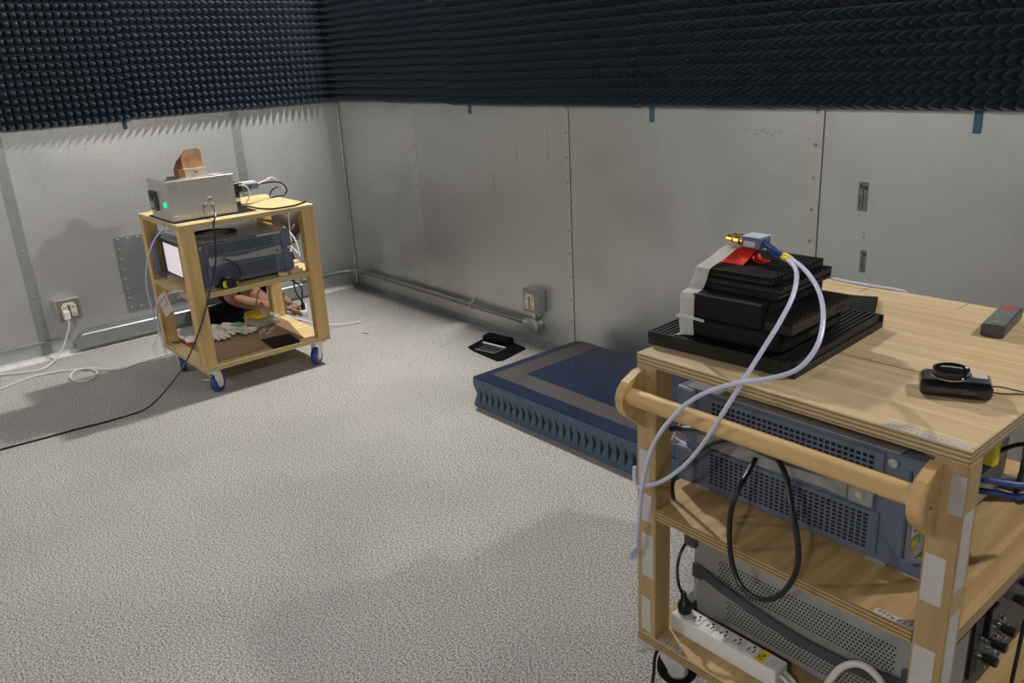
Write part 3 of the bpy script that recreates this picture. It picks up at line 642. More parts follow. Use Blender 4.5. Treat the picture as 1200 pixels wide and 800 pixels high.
yl = part('warning_label', ps, 'yellow_label', (3.945, 3.964, py0 + 0.003, py1 - 0.003, pz1 + 0.0002, pz1 + 0.0008))
bm = B()
for (dx, dy, lx_, ly_) in ((0.004, 0.012, 0.002, 0.012), (0.007, 0.012, 0.008, 0.002), (0.009, 0.018, 0.002, 0.007), (0.012, 0.022, 0.003, 0.006), (0.005, 0.028, 0.009, 0.002)): box(bm, 3.945 + dx, 3.945 + dx + lx_, py0 + dy, py0 + dy + ly_, pz1 + 0.0008, pz1 + 0.0011)
new('printed_text', bm, 'printblack', yl)
bm = B()
for k in range(3): box(bm, 3.972, 3.988, py0 + 0.012 + 0.007 * k, py0 + 0.0135 + 0.007 * k, pz1, pz1 + 0.0002)
new('moulded_text', bm, 'printgrey', ps)
t = thing('plug_cord', 'black mains plug and cord in the end socket of the white power strip', 'cord', (3.757, -1.355, pz1 + 0.002))
bm = B(); lathe(bm, (3.757, -1.355, pz1 + 0.002), (-0.1, 0, 1), [(0.014, 0), (0.0155, 0.003), (0.0155, 0.02), (0.012, 0.026), (0.007, 0.034), (0.006, 0.05)], 14); new('plug', bm, 'black', t, smooth=True)
bm = B(); tube(bm, [(3.753, -1.355, 0.235), (3.742, -1.358, 0.255), (3.730, -1.350, 0.285), (3.722, -1.335, 0.305), (3.720, -1.32, 0.322), (3.718, -1.29, 0.340)], 0.0038); new('cord', bm, 'black', t, smooth=True)
t = thing('strip_cord', 'white supply cords leaving the end of the white power strip in a loop', 'cord', (4.02, -1.355, FZB + 0.03))
for k, pts in enumerate(([(4.001, -1.362, 0.178), (4.02, -1.362, 0.170), (4.045, -1.362, 0.160), (4.075, -1.36, 0.157), (4.12, -1.35, 0.157)],
            [(4.001, -1.348, 0.178), (4.018, -1.350, 0.172), (4.04, -1.352, 0.162), (4.066, -1.352, 0.1575), (4.10, -1.335, 0.158)])):
    bm = B(); tube(bm, pts, 0.0048); new('cord', bm, 'white_cable', t, smooth=True)
bm = B(); tube(bm, [(4.07, -1.345, 0.160), (4.085, -1.345, 0.185), (4.098, -1.345, 0.22), (4.112, -1.34, 0.25), (4.13, -1.335, 0.268), (4.15, -1.334, 0.277), (4.17, -1.332, 0.272), (4.19, -1.331, 0.25), (4.2, -1.33, 0.19), (4.2, -1.332, 0.158)], 0.0068)
tag(new('thick_cord', bm, 'white_cable', None, smooth=True), 'thick white cord arched in front of the grey perforated instrument', 'cord')

# black cables on the blue instrument
bm = B(); tube(bm, [(3.749, -1.40, 0.651), (3.81, -1.40, 0.671), (3.865, -1.38, 0.676), (3.915, -1.37, 0.674), (3.961, -1.37, 0.661), (4.008, -1.40, 0.646), (4.041, -1.43, 0.612), (4.074, -1.455, 0.552), (4.075, -1.46, 0.50), (4.05, -1.46, 0.445), (4.013, -1.46, 0.414), (3.967, -1.455, 0.414), (3.937, -1.45, 0.459), (3.927, -1.445, 0.535), (3.927, -1.43, 0.583), (3.926, -1.40, 0.607), (3.91, -1.345, 0.62)], 0.0052)
tag(new('black_cable', bm, 'black', None, smooth=True), 'black cable drooping in a long loop in front of the blue instrument', 'cable')
bm = B(); tube(bm, [(3.735, -1.372, 0.4735), (3.722, -1.36, 0.50), (3.748, -1.36, 0.554), (3.806, -1.375, 0.615), (3.859, -1.38, 0.655), (3.903, -1.376, 0.664), (3.95, -1.36, 0.655), (3.985, -1.33, 0.64)], 0.0048)
tag(new('black_cable', bm, 'black', None, smooth=True), 'black cable rising from the shelf beside the left front post over the strap', 'cable')
t = thing('cable_tie', 'white cable tie with loose ends round the black cable by the left post', 'cable tie', (3.757, -1.392, 0.64))
bm = B(); tube(bm, [(3.748, -1.393, 0.630), (3.756, -1.392, 0.648), (3.766, -1.392, 0.668), (3.772, -1.392, 0.685)], 0.0018, 6); tube(bm, [(3.745, -1.393, 0.622), (3.752, -1.394, 0.633), (3.766, -1.395, 0.630), (3.785, -1.396, 0.627)], 0.0018, 6)
new('tie', bm, 'white', t)
bm = B(); tube(bm, [(3.71, -1.30, 0.04), (3.705, -1.36, 0.085), (3.712, -1.40, 0.08), (3.715, -1.41, 0.035), (3.722, -1.42, 0.008), (3.78, -1.45, 0.006), (3.9, -1.48, 0.006)], 0.0042)
tag(new('black_cable', bm, 'black', None, smooth=True), 'black cable hanging to the floor below the left corner of the foreground cart', 'cable')

# right side of the middle shelf: leads on the front panel
t = thing('test_lead', 'yellow clip with short leads on the front of the blue instrument', 'lead', (4.27, -1.19, 0.64))
part('clip', t, 'yellow', (4.252, 4.274, -1.196, -1.176, 0.676, 0.722), bev=0.005, seg=2)
bm = B(); tube(bm, [(4.205, -1.18, 0.65), (4.23, -1.184, 0.655), (4.262, -1.186, 0.677)], 0.003); new('wire', bm, 'black', t, smooth=True)
for k, (z, r) in enumerate(((0.634, 0.006), (0.612, 0.006))):
    bm = B(); tube(bm, [(4.206, -1.17 + 0.0, z - 0.012), (4.25, -1.165, z), (4.30, -1.13, z - 0.006), (4.33, -1.06, z - 0.012)], r); tag(new('blue_lead', bm, 'cable_blue', None, smooth=True), ('upper', 'lower')[k] + ' of two dark blue leads plugged into the front of the blue instrument', 'lead')
bm = B(); tube(bm, [(4.21, -1.05, 0.62), (4.26, -1.08, 0.672), (4.292, -1.10, 0.690), (4.293, -1.118, 0.66), (4.291, -1.125, 0.62), (4.291, -1.125, 0.595), (4.297, -1.11, 0.586), (4.298, -1.09, 0.601), (4.298, -1.05, 0.64), (4.29, -1.0, 0.66)], 0.0042)
tag(new('black_cable', bm, 'black', None, smooth=True), 'thin black cable hanging in a U at the right end of the middle shelf', 'cable')
bm = B(); tube(bm, [(4.300, -1.02, 0.33), (4.335, -1.08, 0.39), (4.335, -1.115, 0.36), (4.336, -1.128, 0.30), (4.337, -1.14, 0.22), (4.34, -1.15, 0.12), (4.35, -1.16, 0.008), (4.38, -1.2, 0.005)], 0.0036)
tag(new('black_cable', bm, 'black', None, smooth=True), 'thin black cable hanging past the right edge of the lower deck', 'cable')

# ---------------------------------------------------------------- stack of finned heat sinks on the near cart
def heatsink(label, cx, cy, z0, wx, wy, h, rz, axis, nf, base=0.4, group=None):
    """fins run along local axis (0 = x, 1 = y)"""
    t = thing('heat_sink', label, 'heat sink', (cx, cy, z0), rz, group)
    a, b = wx / 2, wy / 2; hb = h * base
    part('base_plate', t, 'heat', (-a, a, -b, b, 0.0001, hb), bev=0.0012, local=True)
    bm = B(); span = wy if axis == 0 else wx; dp = span / nf
    for i in range(nf):
        q = -span / 2 + i * dp
        if axis == 0: box(bm, -a, a, q, q + dp * 0.52, hb - 0.0005, h)
        else: box(bm, q, q + dp * 0.52, -b, b, hb - 0.0005, h)
    if axis == 1:
        for q in (-b, b - 0.005): box(bm, -a, a, q, q + 0.005, hb - 0.0005, h * 0.985)
    else:
        for q in (-b, b - 0.004): box(bm, -a, a, q, q + 0.004, hb - 0.0005, h * 0.99)
    new('fins', bm, 'heat', t, local=True, kind='stuff'); return t
R3 = math.radians(3.2)
zt = FZT + 0.0002
heatsink('widest finned black heat sink, at the bottom of the stack', 3.817, -1.185, zt, 0.32, 0.366, 0.028, math.radians(4.0), 1, 30, 0.5)
heatsink('black ribbed plate lying flat behind the heat sink stack', 3.845, -0.915, zt, 0.115, 0.15, 0.010, math.radians(24), 0, 12, 0.4)
t = thing('black_module', 'smooth thick black block with rounded corners, second from the bottom of the heat sink stack', 'module', (3.828, -1.222, zt + 0.0285), R3)
part('case', t, 'black_soft', (-0.112, 0.112, -0.120, 0.115, 0.0001, 0.036), bev=0.009, seg=3, local=True)
part('side_recess', t, 'slot', (0.1115, 0.1128, -0.02, 0.09, 0.008, 0.024), local=True)
t2_ = heatsink('black plate with shallow fins, fourth from the top of the heat sink stack', 3.834, -1.218, zt + 0.065, 0.238, 0.225, 0.026, R3, 0, 22, 0.75)
part('slot_recess', t2_, 'slot', (0.1186, 0.1196, 0.055, 0.09, 0.006, 0.014), (0.1186, 0.1196, 0.0, 0.012, 0.006, 0.011), local=True, kind='stuff')
t = thing('black_block', 'plain black spacer block in the middle of the heat sink stack', 'block', (3.812, -1.205, zt + 0.0915), R3)
part('block', t, 'black_soft', (-0.083, 0.083, -0.1128, 0.095, 0.0001, 0.0225), bev=0.003, seg=2, local=True)
part('front_flap', t, 'black_soft', (-0.070, 0.083, -0.1335, -0.1132, -0.0255, 0.0215), bev=0.004, seg=2, local=True)
zl = zt + 0.1144
heatsink('thin black finned plate, third from the top of the heat sink stack', 3.812, -1.195, zl, 0.178, 0.205, 0.0115, R3, 1, 20, 0.5)
heatsink('thin black plate, second from the top of the heat sink stack', 3.816, -1.197, zl + 0.012, 0.178, 0.200, 0.0125, R3 + 0.01, 0, 14, 0.8)
heatsink('uppermost finned black heat sink, under the red tape', 3.804, -1.197, zl + 0.025, 0.166, 0.192, 0.0150, R3 - 0.005, 0, 15, 0.5)
ZT = zl + 0.0402
# red tape fold and connector module
t = thing('red_tape', 'bright red tape folded over the top of the heat sink stack', 'tape', (3.766, -1.205, ZT))
bm = B(); ribbon(bm, [(3.768, -1.246, ZT + 0.001), (3.768, -1.241, ZT + 0.003), (3.768, -1.226, ZT + 0.0095), (3.768, -1.209, ZT + 0.0205), (3.768, -1.19, ZT + 0.0232), (3.768, -1.16, ZT + 0.021)], (0.027, 0.003, 0.0), 0.0008, 4); new('tape_front', bm, 'red', t)
part('tape_core', t, 'red', (3.735, 3.781, -1.203, -1.168, ZT + 0.0002, ZT + 0.019), bev=0.002)
bm = B(); ribbon(bm, [(3.785, -1.195, ZT + 0.018), (3.797, -1.197, ZT + 0.005), (3.812, -1.199, ZT + 0.002), (3.82, -1.20, ZT + 0.0025)], (0.002, 0.012, 0), 0.0008, 4); new('tape_tail', bm, 'red', t)
t = thing('connector_module', 'small blue-grey connector module with gold terminals on the red tape', 'module', (3.778, -1.187, ZT + 0.0245))
part('case', t, 'slate', (3.763, 3.805, -1.205, -1.165, ZT + 0.0245, ZT + 0.047), bev=0.002)
part('case_lid', t, 'lilac', (3.763, 3.805, -1.205, -1.165, ZT + 0.0471, ZT + 0.0495), bev=0.001)
part('rating_label', t, 'paper', (3.769, 3.795, -1.2057, -1.2049, ZT + 0.029, ZT + 0.040))
for (yy, k) in ((-1.195, 0), (-1.177, 1)):
    bm = B(); lathe(bm, (3.7629, yy, ZT + 0.036), (-1, 0, 0.05), [(0.0045, 0), (0.0045, 0.008), (0.0088, 0.0085), (0.0088, 0.020), (0.0045, 0.0205), (0.0045, 0.025), (0.0075, 0.0255), (0.0075, 0.038), (0.003, 0.0385), (0.003, 0.042)], 6 if k else 12); new('gold_connector', bm, 'gold', t)
# tape down the front
t = thing('tape_strip', 'translucent tape strip running from the red tape down the front of the heat sink stack', 'tape', (3.77, -1.34, zt + 0.03))
bm = B(); ribbon(bm, [(3.744, -1.195, ZT + 0.0262), (3.744, -1.222, ZT + 0.0215), (3.744, -1.26, ZT + 0.0095), (3.743, -1.294, ZT + 0.0014), (3.743, -1.3035, ZT - 0.006), (3.742, -1.309, ZT - 0.022), (3.742, -1.322, zt + 0.1165), (3.742, -1.3445, zt + 0.108), (3.742, -1.3460, zt + 0.073), (3.742, -1.3485, zt + 0.062), (3.743, -1.349, zt + 0.045), (3.745, -1.350, zt + 0.032), (3.740, -1.356, zt + 0.0292), (3.728, -1.361, zt + 0.0290)], [(0.0155, 0.002, 0)] * 12 + [(0.012, 0.008, 0), (0.006, 0.012, 0)], 0.0004, 5)
new('tape', bm, 'whitetape', t)
bm = B(); ribbon(bm, [(3.716, -1.3475, zt + 0.062), (3.735, -1.3475, zt + 0.0672), (3.752, -1.3505, zt + 0.0668), (3.785, -1.349, zt + 0.0645)], (0, 0.0015, 0.0022), 0.0004, 5); new('tape_edge', bm, 'clear', t)
# coax pair
C1 = [(3.8055, -1.19, ZT + 0.039), (3.841, -1.20, 0.991), (3.882, -1.22, 0.987), (3.942, -1.26, 0.978), (3.998, -1.31, 0.961), (4.037, -1.36, 0.935), (4.058, -1.41, 0.903), (4.05, -1.45, 0.872), (4.015, -1.48, 0.854), (3.963, -1.50, 0.837), (3.905, -1.515, 0.804), (3.854, -1.52, 0.752), (3.802, -1.515, 0.675), (3.773, -1.51, 0.588), (3.753, -1.50, 0.50), (3.737, -1.49, 0.418), (3.727, -1.485, 0.386), (3.722, -1.488, 0.379), (3.727, -1.495, 0.398), (3.75, -1.50, 0.428)]
C2 = [(3.8055, -1.18, ZT + 0.030), (3.841, -1.20, 0.980), (3.876, -1.22, 0.984), (3.928, -1.27, 0.978), (3.955, -1.32, 0.951), (3.964, -1.37, 0.917), (3.965, -1.42, 0.879), (3.96, -1.475, 0.828), (3.948, -1.509, 0.779), (3.905, -1.504, 0.706), (3.851, -1.49, 0.637), (3.80, -1.49, 0.587), (3.755, -1.50, 0.561), (3.742, -1.50, 0.569), (3.740, -1.498, 0.60)]
for k, (P_, lb, i0) in enumerate(((C1, 'pale lilac coaxial cable making the wider curve and trailing down the left front post', 2), (C2, 'pale white coaxial cable crossing straight down over the push handle from the connector module', 2))):
    t = thing('coaxial_cable', lb, 'cable', P_[0])
    sp = spline(P_, 8); i1 = 8 * i0 - 2
    bm = B(); tube(bm, sp[:i1], 0.0048 if k == 0 else 0.0044, smooth=False); new('sleeve', bm, 'cable_blue', t, smooth=True)
    bm = B(); tube(bm, sp[i1 - 1:i1 + 4], 0.0054, smooth=False); new('marker_band', bm, 'yellow', t, smooth=True)
    bm = B(); tube(bm, sp[i1 + 3:], 0.0042, smooth=False); new('jacket', bm, 'lilac', t, smooth=True)
bm = B(); tube(bm, [(3.70, -0.722, 0.8105), (3.76, -0.728, 0.8112), (3.82, -0.727, 0.8112), (3.865, -0.722, 0.8105), (3.88, -0.712, 0.80), (3.885, -0.706, 0.75), (3.885, -0.705, 0.5), (3.88, -0.70, 0.006), (3.86, -0.66, 0.005)], 0.0035)
tag(new('lilac_cable', bm, 'lilac', None, smooth=True), 'thin pale cable along the far edge of the foreground table', 'cable')

# camera lying on its back, and the dark remote
t = thing('compact_camera', 'compact black camera lying lens-up on the foreground table', 'camera', (4.210, -1.236, zt), math.radians(26))
part('body', t, 'black_shiny', (-0.054, 0.054, -0.030, 0.030, 0.0001, 0.030), bev=0.010, seg=3, local=True)
part('front_plate', t, 'charcoal', (-0.047, 0.047, -0.023, 0.023, 0.0295, 0.0308), bev=0.0006, local=True)
bm = B(); lathe(bm, (-0.008, 0.002, 0.0304), (0, 0, 1), [(0.0285, 0), (0.0285, 0.003), (0.027, 0.0035), (0.0265, 0.008), (0.0278, 0.0085), (0.0278, 0.0125), (0.025, 0.013), (0.0235, 0.0115)], 30); ln = new('lens_barrel', bm, 'black_shiny', t, smooth=True, local=True)
bm = B(); lathe(bm, (-0.008, 0.002, 0.0400), (0, 0, 1), [(0.0232, 0), (0.017, 0.0022), (0.0001, 0.0028)], 24); new('lens_glass', bm, 'lens', ln, smooth=True, local=True)
bm = B(); lathe(bm, (-0.008, 0.002, 0.0306), (0, 0, 1), [(0.0302, 0), (0.0302, 0.0012), (0.0288, 0.0018)], 30); new('lens_ring', bm, 'steel', ln, smooth=True, local=True)
part('sticker', t, 'paper', (0.0235, 0.046, -0.003, 0.021, 0.0308, 0.0314), local=True)
part('button', t, 'charcoal', (0.008, 0.030, -0.0308, -0.0299, 0.011, 0.017), (-0.03, -0.005, -0.0308, -0.0299, 0.014, 0.017), local=True)
bm = B(); tube(bm, [(4.2515, -1.205, 0.822), (4.262, -1.185, 0.818), (4.274, -1.170, 0.812), (4.29, -1.165, 0.8105), (4.308, -1.172, 0.811)], 0.0012, 6); tube(bm, [(4.253, -1.21, 0.815), (4.268, -1.195, 0.8105), (4.288, -1.178, 0.8105), (4.308, -1.173, 0.811)], 0.0012, 6); new('wrist_strap', bm, 'black', t, smooth=True)
bm = B(); tube(bm, [(4.304, -1.172, 0.8125), (4.318, -1.176, 0.8135), (4.335, -1.182, 0.806)], 0.0035, 8); new('strap_slider', bm, 'black', t, smooth=True)
t = thing('handheld_meter', 'slim charcoal handheld device lying on the right of the foreground table', 'device', (4.133, -0.843, zt), math.radians(-82))
part('case', t, 'charcoal', (-0.076, 0.076, -0.021, 0.021, 0.0001, 0.024), bev=0.003, seg=2, local=True)
f_ = part('face', t, 'black_shiny', (-0.072, 0.072, -0.018, 0.018, 0.0238, 0.0248), bev=0.0004, local=True)
part('red_band', f_, 'red', (-0.064, -0.050, -0.014, 0.012, 0.0247, 0.0251), local=True)
part('printed_marks', f_, 'printgrey', (0.045, 0.050, -0.006, 0.004, 0.0247, 0.0250), (-0.02, -0.017, -0.008, -0.003, 0.0247, 0.0250), (-0.02, -0.017, 0.002, 0.007, 0.0247, 0.0250), local=True)

# ---------------------------------------------------------------- absorber platform on the floor
ap = thing('absorber_platform', 'low blue foam slab with a glossy taped top on the floor by the wall', 'platform', (2.75, -0.385, 0))
pt = 0.61 / 16
for i in range(2):
    bm = B(); foam_tile(bm, 16, 16, pt, 0.018, 0.085, z0=0.0003); bm.transform(Matrix.Translation((2.14 + i * 0.61, -0.70, 0))); new('lower_foam', bm, 'foam_blue', ap)
    bm = B(); foam_tile(bm, 16, 16, pt, 0.034, 0.106, z0=0.125, sgn=-1.0); bm.transform(Matrix.Translation((2.14 + i * 0.61, -0.70, 0))); new('upper_foam', bm, 'foam_blue', ap)
def rrect(x0, x1, y0, y1, r, n=5, corners=(1, 1, 1, 1)):
    out = []
    for k, (cx, cy, a0) in enumerate(((x0 + r, y0 + r, PI), (x1 - r, y0 + r, 1.5 * PI), (x1 - r, y1 - r, 0), (x0 + r, y1 - r, 0.5 * PI))):
        if not corners[k]: out.append(((x0, y0), (x1, y0), (x1, y1), (x0, y1))[k]); continue
        for i in range(n + 1):
            a = a0 + 0.5 * PI * i / n; out.append((cx + r * math.cos(a), cy + r * math.sin(a)))
    return out
bm = B(); prism(bm, rrect(2.142, 3.358, -0.698, -0.092, 0.045, 6, (0, 0, 0, 1)), 2, 0.1252, 0.1302); new('blue_sheet', bm, 'blue_sheet', ap)
bm = B(); prism(bm, [(2.182, -0.632), (2.330, -0.632), (2.285, -0.535), (2.285, -0.096), (2.20, -0.096), (2.185, -0.103), (2.182, -0.12)], 2, 0.1303, 0.1310); new('tape_band', bm, 'browntape', ap)
bm = B(); prism(bm, [(2.3305, -0.632), (3.352, -0.632), (3.352, -0.542), (2.2865, -0.535)], 2, 0.1303, 0.1311); new('tape_band', bm, 'browntape', ap)

# black tray with pouch, pen and tablet on the floor
tr = thing('black_mat', 'black sheet lying on the floor by the back wall under a pouch and tablet', 'mat', (1.66, -0.19, 0))
bm = B(); prism(bm, [(1.539, -0.275), (1.60, -0.292), (1.805, -0.305), (1.82, -0.28), (1.778, -0.10), (1.765, -0.092), (1.51, -0.065), (1.478, -0.075)], 2, 0.0003, 0.005); new('sheet', bm, 'cloth', tr)
t = thing('pouch', 'small black pouch at the back of the black sheet on the floor', 'pouch', (1.6, -0.13, 0.0052), math.radians(8))
part('pouch_body', t, 'cloth', (-0.085, 0.085, -0.03, 0.035, 0.0001, 0.032), bev=0.014, seg=3, local=True)
t = thing('tablet', 'dark tablet with a pale edge on the black sheet on the floor', 'tablet', (1.658, -0.232, 0.0052), math.radians(12))
part('frame', t, 'lightgrey', (-0.062, 0.062, -0.038, 0.038, 0.0001, 0.006), bev=0.002, local=True); part('glass', t, 'black_shiny', (-0.059, 0.059, -0.035, 0.035, 0.0061, 0.0068), local=True)
bm = B(); cyl(bm, (1.578, -0.205, 0.0175), (1.722, -0.182, 0.0165), 0.0045, 10); cyl(bm, (1.578, -0.205, 0.0175), (1.572, -0.206, 0.0175), 0.0045, 10, 0.002)
tag(new('pen', bm, 'white', None, smooth=True), 'white stylus pen lying between the pouch and the tablet', 'pen')

# ---------------------------------------------------------------- things on the far cart
zt = LZT + 0.0002
mt_ = tag(part('black_mat', None, 'black_soft', (0.812, 1.137, -1.455, -1.088, zt, zt + 0.003)), 'thin black rubber sheet under the silver metal box', 'mat')
zb = zt + 0.0034
mb = thing('metal_box', 'silver aluminium instrument box on the top of the far cart', 'instrument', (0.985, -1.31, zb))
part('case', mb, 'alu', (0.862, 1.112, -1.452, -1.165, zb, zb + 0.164), bev=0.0012)
part('lid', mb, 'alu', (0.858, 1.116, -1.456, -1.161, zb + 0.1642, zb + 0.169), bev=0.001)
ip = part('inlet_panel', mb, 'charcoal', (0.880, 0.965, -1.462, -1.4525, zb + 0.035, zb + 0.118), bev=0.003)
part('inlet_socket', ip, 'lightgrey', (0.895, 0.945, -1.466, -1.461, zb + 0.045, zb + 0.075), bev=0.002); part('rocker_switch', ip, 'black', (0.90, 0.94, -1.467, -1.461, zb + 0.085, zb + 0.108), bev=0.002)
bm = B(); lathe(bm, (1.055, -1.4525, zb + 0.068), (0, -1, 0), [(0.0115, 0), (0.0115, 0.003), (0.009, 0.005)], 16); new('green_lamp', bm, 'greenled', mb, smooth=True)
for (yy, zz) in ((-1.435, 0.145), (-1.435, 0.02), (-1.18, 0.145)): screw(mb, (1.112, yy, zb + zz), (1, 0, 0), s=0.8)
for (yy, zz) in ((-1.305, 0.052), (-1.275, 0.048), (-1.28, 0.075)):
    part('bracket', mb, 'steel', (1.1122, 1.117, yy - 0.009, yy + 0.009, zb + zz - 0.008, zb + zz + 0.008), bev=0.001)
    bm = B(); cyl(bm, (1.117, yy, zb + zz), (1.128, yy, zb + zz - 0.002), 0.0042, 10); new('connector', bm, 'steel', mb, smooth=True)
part('stay', mb, 'steel', (1.1122, 1.116, -1.318, -1.314, zb + 0.012, zb + 0.05))
zl = zb + 0.1692
part('lid_hook', mb, 'charcoal', (1.03, 1.06, -1.42, -1.39, zl, zl + 0.012), (1.055, 1.063, -1.44, -1.38, zl, zl + 0.004), bev=0.001)
ch = thing('copper_horn', 'bent copper sheet antenna standing on the lid of the silver box', 'antenna', (1.0, -1.29, zl))
R90 = [(-1.335, 0.001), (-1.337, 0.075), (-1.331, 0.098), (-1.318, 0.112), (-1.265, 0.115), (-1.252, 0.108), (-1.248, 0.09), (-1.248, 0.001)]
bm = B(); prism(bm, [(y, zl + z) for y, z in R90], 0, 1.005, 1.009); new('front_sheet', bm, 'copper', ch)
bm = B(); fr_ = [bm.verts.new(q) for q in ((1.0048, -1.350, zl + 0.03), (1.0048, -1.337, zl + 0.078), (1.0048, -1.318, zl + 0.112), (1.0048, -1.265, zl + 0.1145), (1.0048, -1.248, zl + 0.09), (1.0048, -1.246, zl + 0.001), (1.0048, -1.350, zl + 0.001))]
bk_ = [bm.verts.new(q) for q in ((0.93, -1.352, zl + 0.026), (0.945, -1.340, zl + 0.062), (0.955, -1.322, zl + 0.082), (0.955, -1.268, zl + 0.085), (0.945, -1.250, zl + 0.062), (0.93, -1.246, zl + 0.001), (0.93, -1.352, zl + 0.001))]
for i in range(7): bm.faces.new((fr_[i], fr_[(i + 1) % 7], bk_[(i + 1) % 7], bk_[i]))
bm.faces.new(fr_); bm.faces.new(bk_); new('hood', bm, 'copper_dark', ch)
part('side_flange', ch, 'copper_dark', (0.985, 1.03, -1.365, -1.3385, zl + 0.0003, zl + 0.034), bev=0.001)
part('clear_block', ch, 'clearbox', (1.0095, 1.024, -1.338, -1.245, zl + 0.0003, zl + 0.033), bev=0.002)
bm = B(); cyl(bm, (1.0242, -1.29, zl + 0.016), (1.036, -1.29, zl + 0.016), 0.007, 6); cyl(bm, (1.036, -1.29, zl + 0.016), (1.044, -1.29, zl + 0.016), 0.004, 10); new('gold_connector', bm, 'gold', ch)
part('lid_tape', mb, 'paper', (1.02, 1.10, -1.238, -1.212, zl, zl + 0.0008), (1.03, 1.075, -1.206, -1.19, zl, zl + 0.001))
# dark module and cables behind the box
md = thing('supply_module', 'small dark blue and black supply module behind the silver box', 'module', (0.90, -1.05, zt))
part('black_block', md, 'black', (0.87, 0.945, -1.118, -1.068, zt + 0.062, zt + 0.108), bev=0.003)
part('blue_block', md, 'slate', (0.90, 0.955, -1.066, -0.985, zt + 0.070, zt + 0.100), bev=0.003)
part('display', md, 'cable_blue', (0.9551, 0.9562, -1.055, -1.02, zt + 0.076, zt + 0.092)); part('cover', md, 'white', (0.905, 0.95, -1.06, -0.99, zt + 0.1003, zt + 0.104))
for i in range(3): part('spacer', md, ('black', 'steel', 'black')[i], (0.88, 0.94, -1.115, -1.075, zt + 0.0001 + 0.0205 * i, zt + 0.0195 + 0.0205 * i), bev=0.002)
part('tray', md, 'lightgrey', (0.875, 0.95, -1.075, -1.02, zt + 0.0605, zt + 0.066))
bm = B(); tube(bm, [(0.945, -1.075, zt + 0.095), (0.965, -1.05, zt + 0.088), (0.968, -1.04, zt + 0.06), (0.96, -1.045, zt + 0.03), (0.945, -1.06, zt + 0.005)], 0.0035); tag(new('white_cable', bm, 'white_cable', None, smooth=True), 'short white cable looped beside the supply module', 'cable')
bm = B(); tube(bm, [(0.95, -0.985, zt + 0.09), (0.92, -0.93, zt + 0.098), (0.88, -0.88, zt + 0.10), (0.85, -0.83, zt + 0.06), (0.83, -0.80, zt - 0.01), (0.82, -0.80, 0.6), (0.84, -0.81, 0.53), (0.9, -0.86, 0.48)], 0.0035); tag(new('white_cable', bm, 'white_cable', None, smooth=True), 'white cable arching from the supply module over the right edge of the far cart', 'cable')
bm = B(); tube(bm, [(0.95, -0.99, zt + 0.082), (0.90, -0.94, zt + 0.083), (0.86, -0.84, zt + 0.072), (0.85, -0.80, zt + 0.035), (0.85, -0.815, zt + 0.006), (0.86, -0.865, zt + 0.006), (0.87, -0.90, zt + 0.012), (0.87, -0.885, zt + 0.04), (0.86, -0.85, zt + 0.05)], 0.0035); tag(new('black_cable', bm, 'black', None, smooth=True), 'black cable curled in an open loop behind the supply module on the far cart', 'cable')
bm = B(); tube(bm, [(1.142, -1.165, zt + 0.028), (1.15, -1.13, zt + 0.026), (1.16, -1.09, zt + 0.012), (1.185, -1.04, zt + 0.0045), (1.195, -0.99, zt + 0.0045), (1.19, -0.93, zt + 0.0045), (1.16, -0.88, zt + 0.0045), (1.14, -0.85, zt + 0.0045)], 0.0042); tag(new('black_cable', bm, 'black', None, smooth=True), 'black cable lying along the front edge of the far cart top', 'cable')
bm = B(); tube(bm, [(1.129, -1.275, zb + 0.046), (1.15, -1.285, zb + 0.045), (1.20, -1.30, zb + 0.015), (1.215, -1.321, 0.757), (1.215, -1.334, 0.625), (1.216, -1.385, 0.485), (1.217, -1.447, 0.346), (1.215, -1.53, 0.212), (1.205, -1.597, 0.135), (1.17, -1.68, 0.05), (1.125, -1.74, 0.006), (1.126, -1.879, 0.0045), (1.112, -2.0, 0.0045), (1.108, -2.089, 0.0045), (1.094, -2.272, 0.0045), (1.08, -2.5, 0.0045)], 0.0036)
tag(new('black_cable', bm, 'black', None, smooth=True), 'long black cable hanging off the silver box and trailing across the floor to the left', 'cable')
# coil on the analyser
bm = B(); zc = LZS + 0.0002 + 0.014 + 0.196 + 0.0038; pts = []
for i in range(20):
    a = 2 * PI * i / 11 + 0.4; r = 0.115 + 0.012 * math.sin(i * 1.7); pts.append((0.99 + 0.45 * r * math.cos(a) * 1.5, -1.265 + r * math.sin(a), zc + 0.0035 * (i // 11) + 0.001 * math.sin(i * 2.1)))
tube(bm, pts, 0.0030); tag(new('cable_coil', bm, 'black', None, smooth=True), 'coiled black cable on top of the far cart instrument', 'cable')
# shelf items
zs = LZS + 0.0002
t = thing('tape_measure', 'black and lime tape measure on the front edge of the far cart shelf', 'tape measure', (1.175, -1.285, zs), 0)
bm = B(); prism(bm, [(-1.315, zs + 0.0001), (-1.258, zs + 0.0001), (-1.253, zs + 0.008), (-1.256, zs + 0.03), (-1.268, zs + 0.045), (-1.295, zs + 0.048), (-1.315, zs + 0.036), (-1.319, zs + 0.012)], 0, 1.158, 1.192); new('case', bm, 'black', t)
bm = B(); prism(bm, [(-1.3135, zs + 0.006), (-1.297, zs + 0.006), (-1.304, zs + 0.02), (-1.300, zs + 0.036), (-1.3135, zs + 0.036), (-1.318, zs + 0.02)], 0, 1.1915, 1.1945); new('lime_band', bm, 'lime', t)
part('lime_hook', t, 'lime', (1.165, 1.19, -1.2535, -1.2465, zs + 0.012, zs + 0.022)); part('clip', t, 'steel', (1.165, 1.185, -1.296, -1.275, zs + 0.046, zs + 0.051))
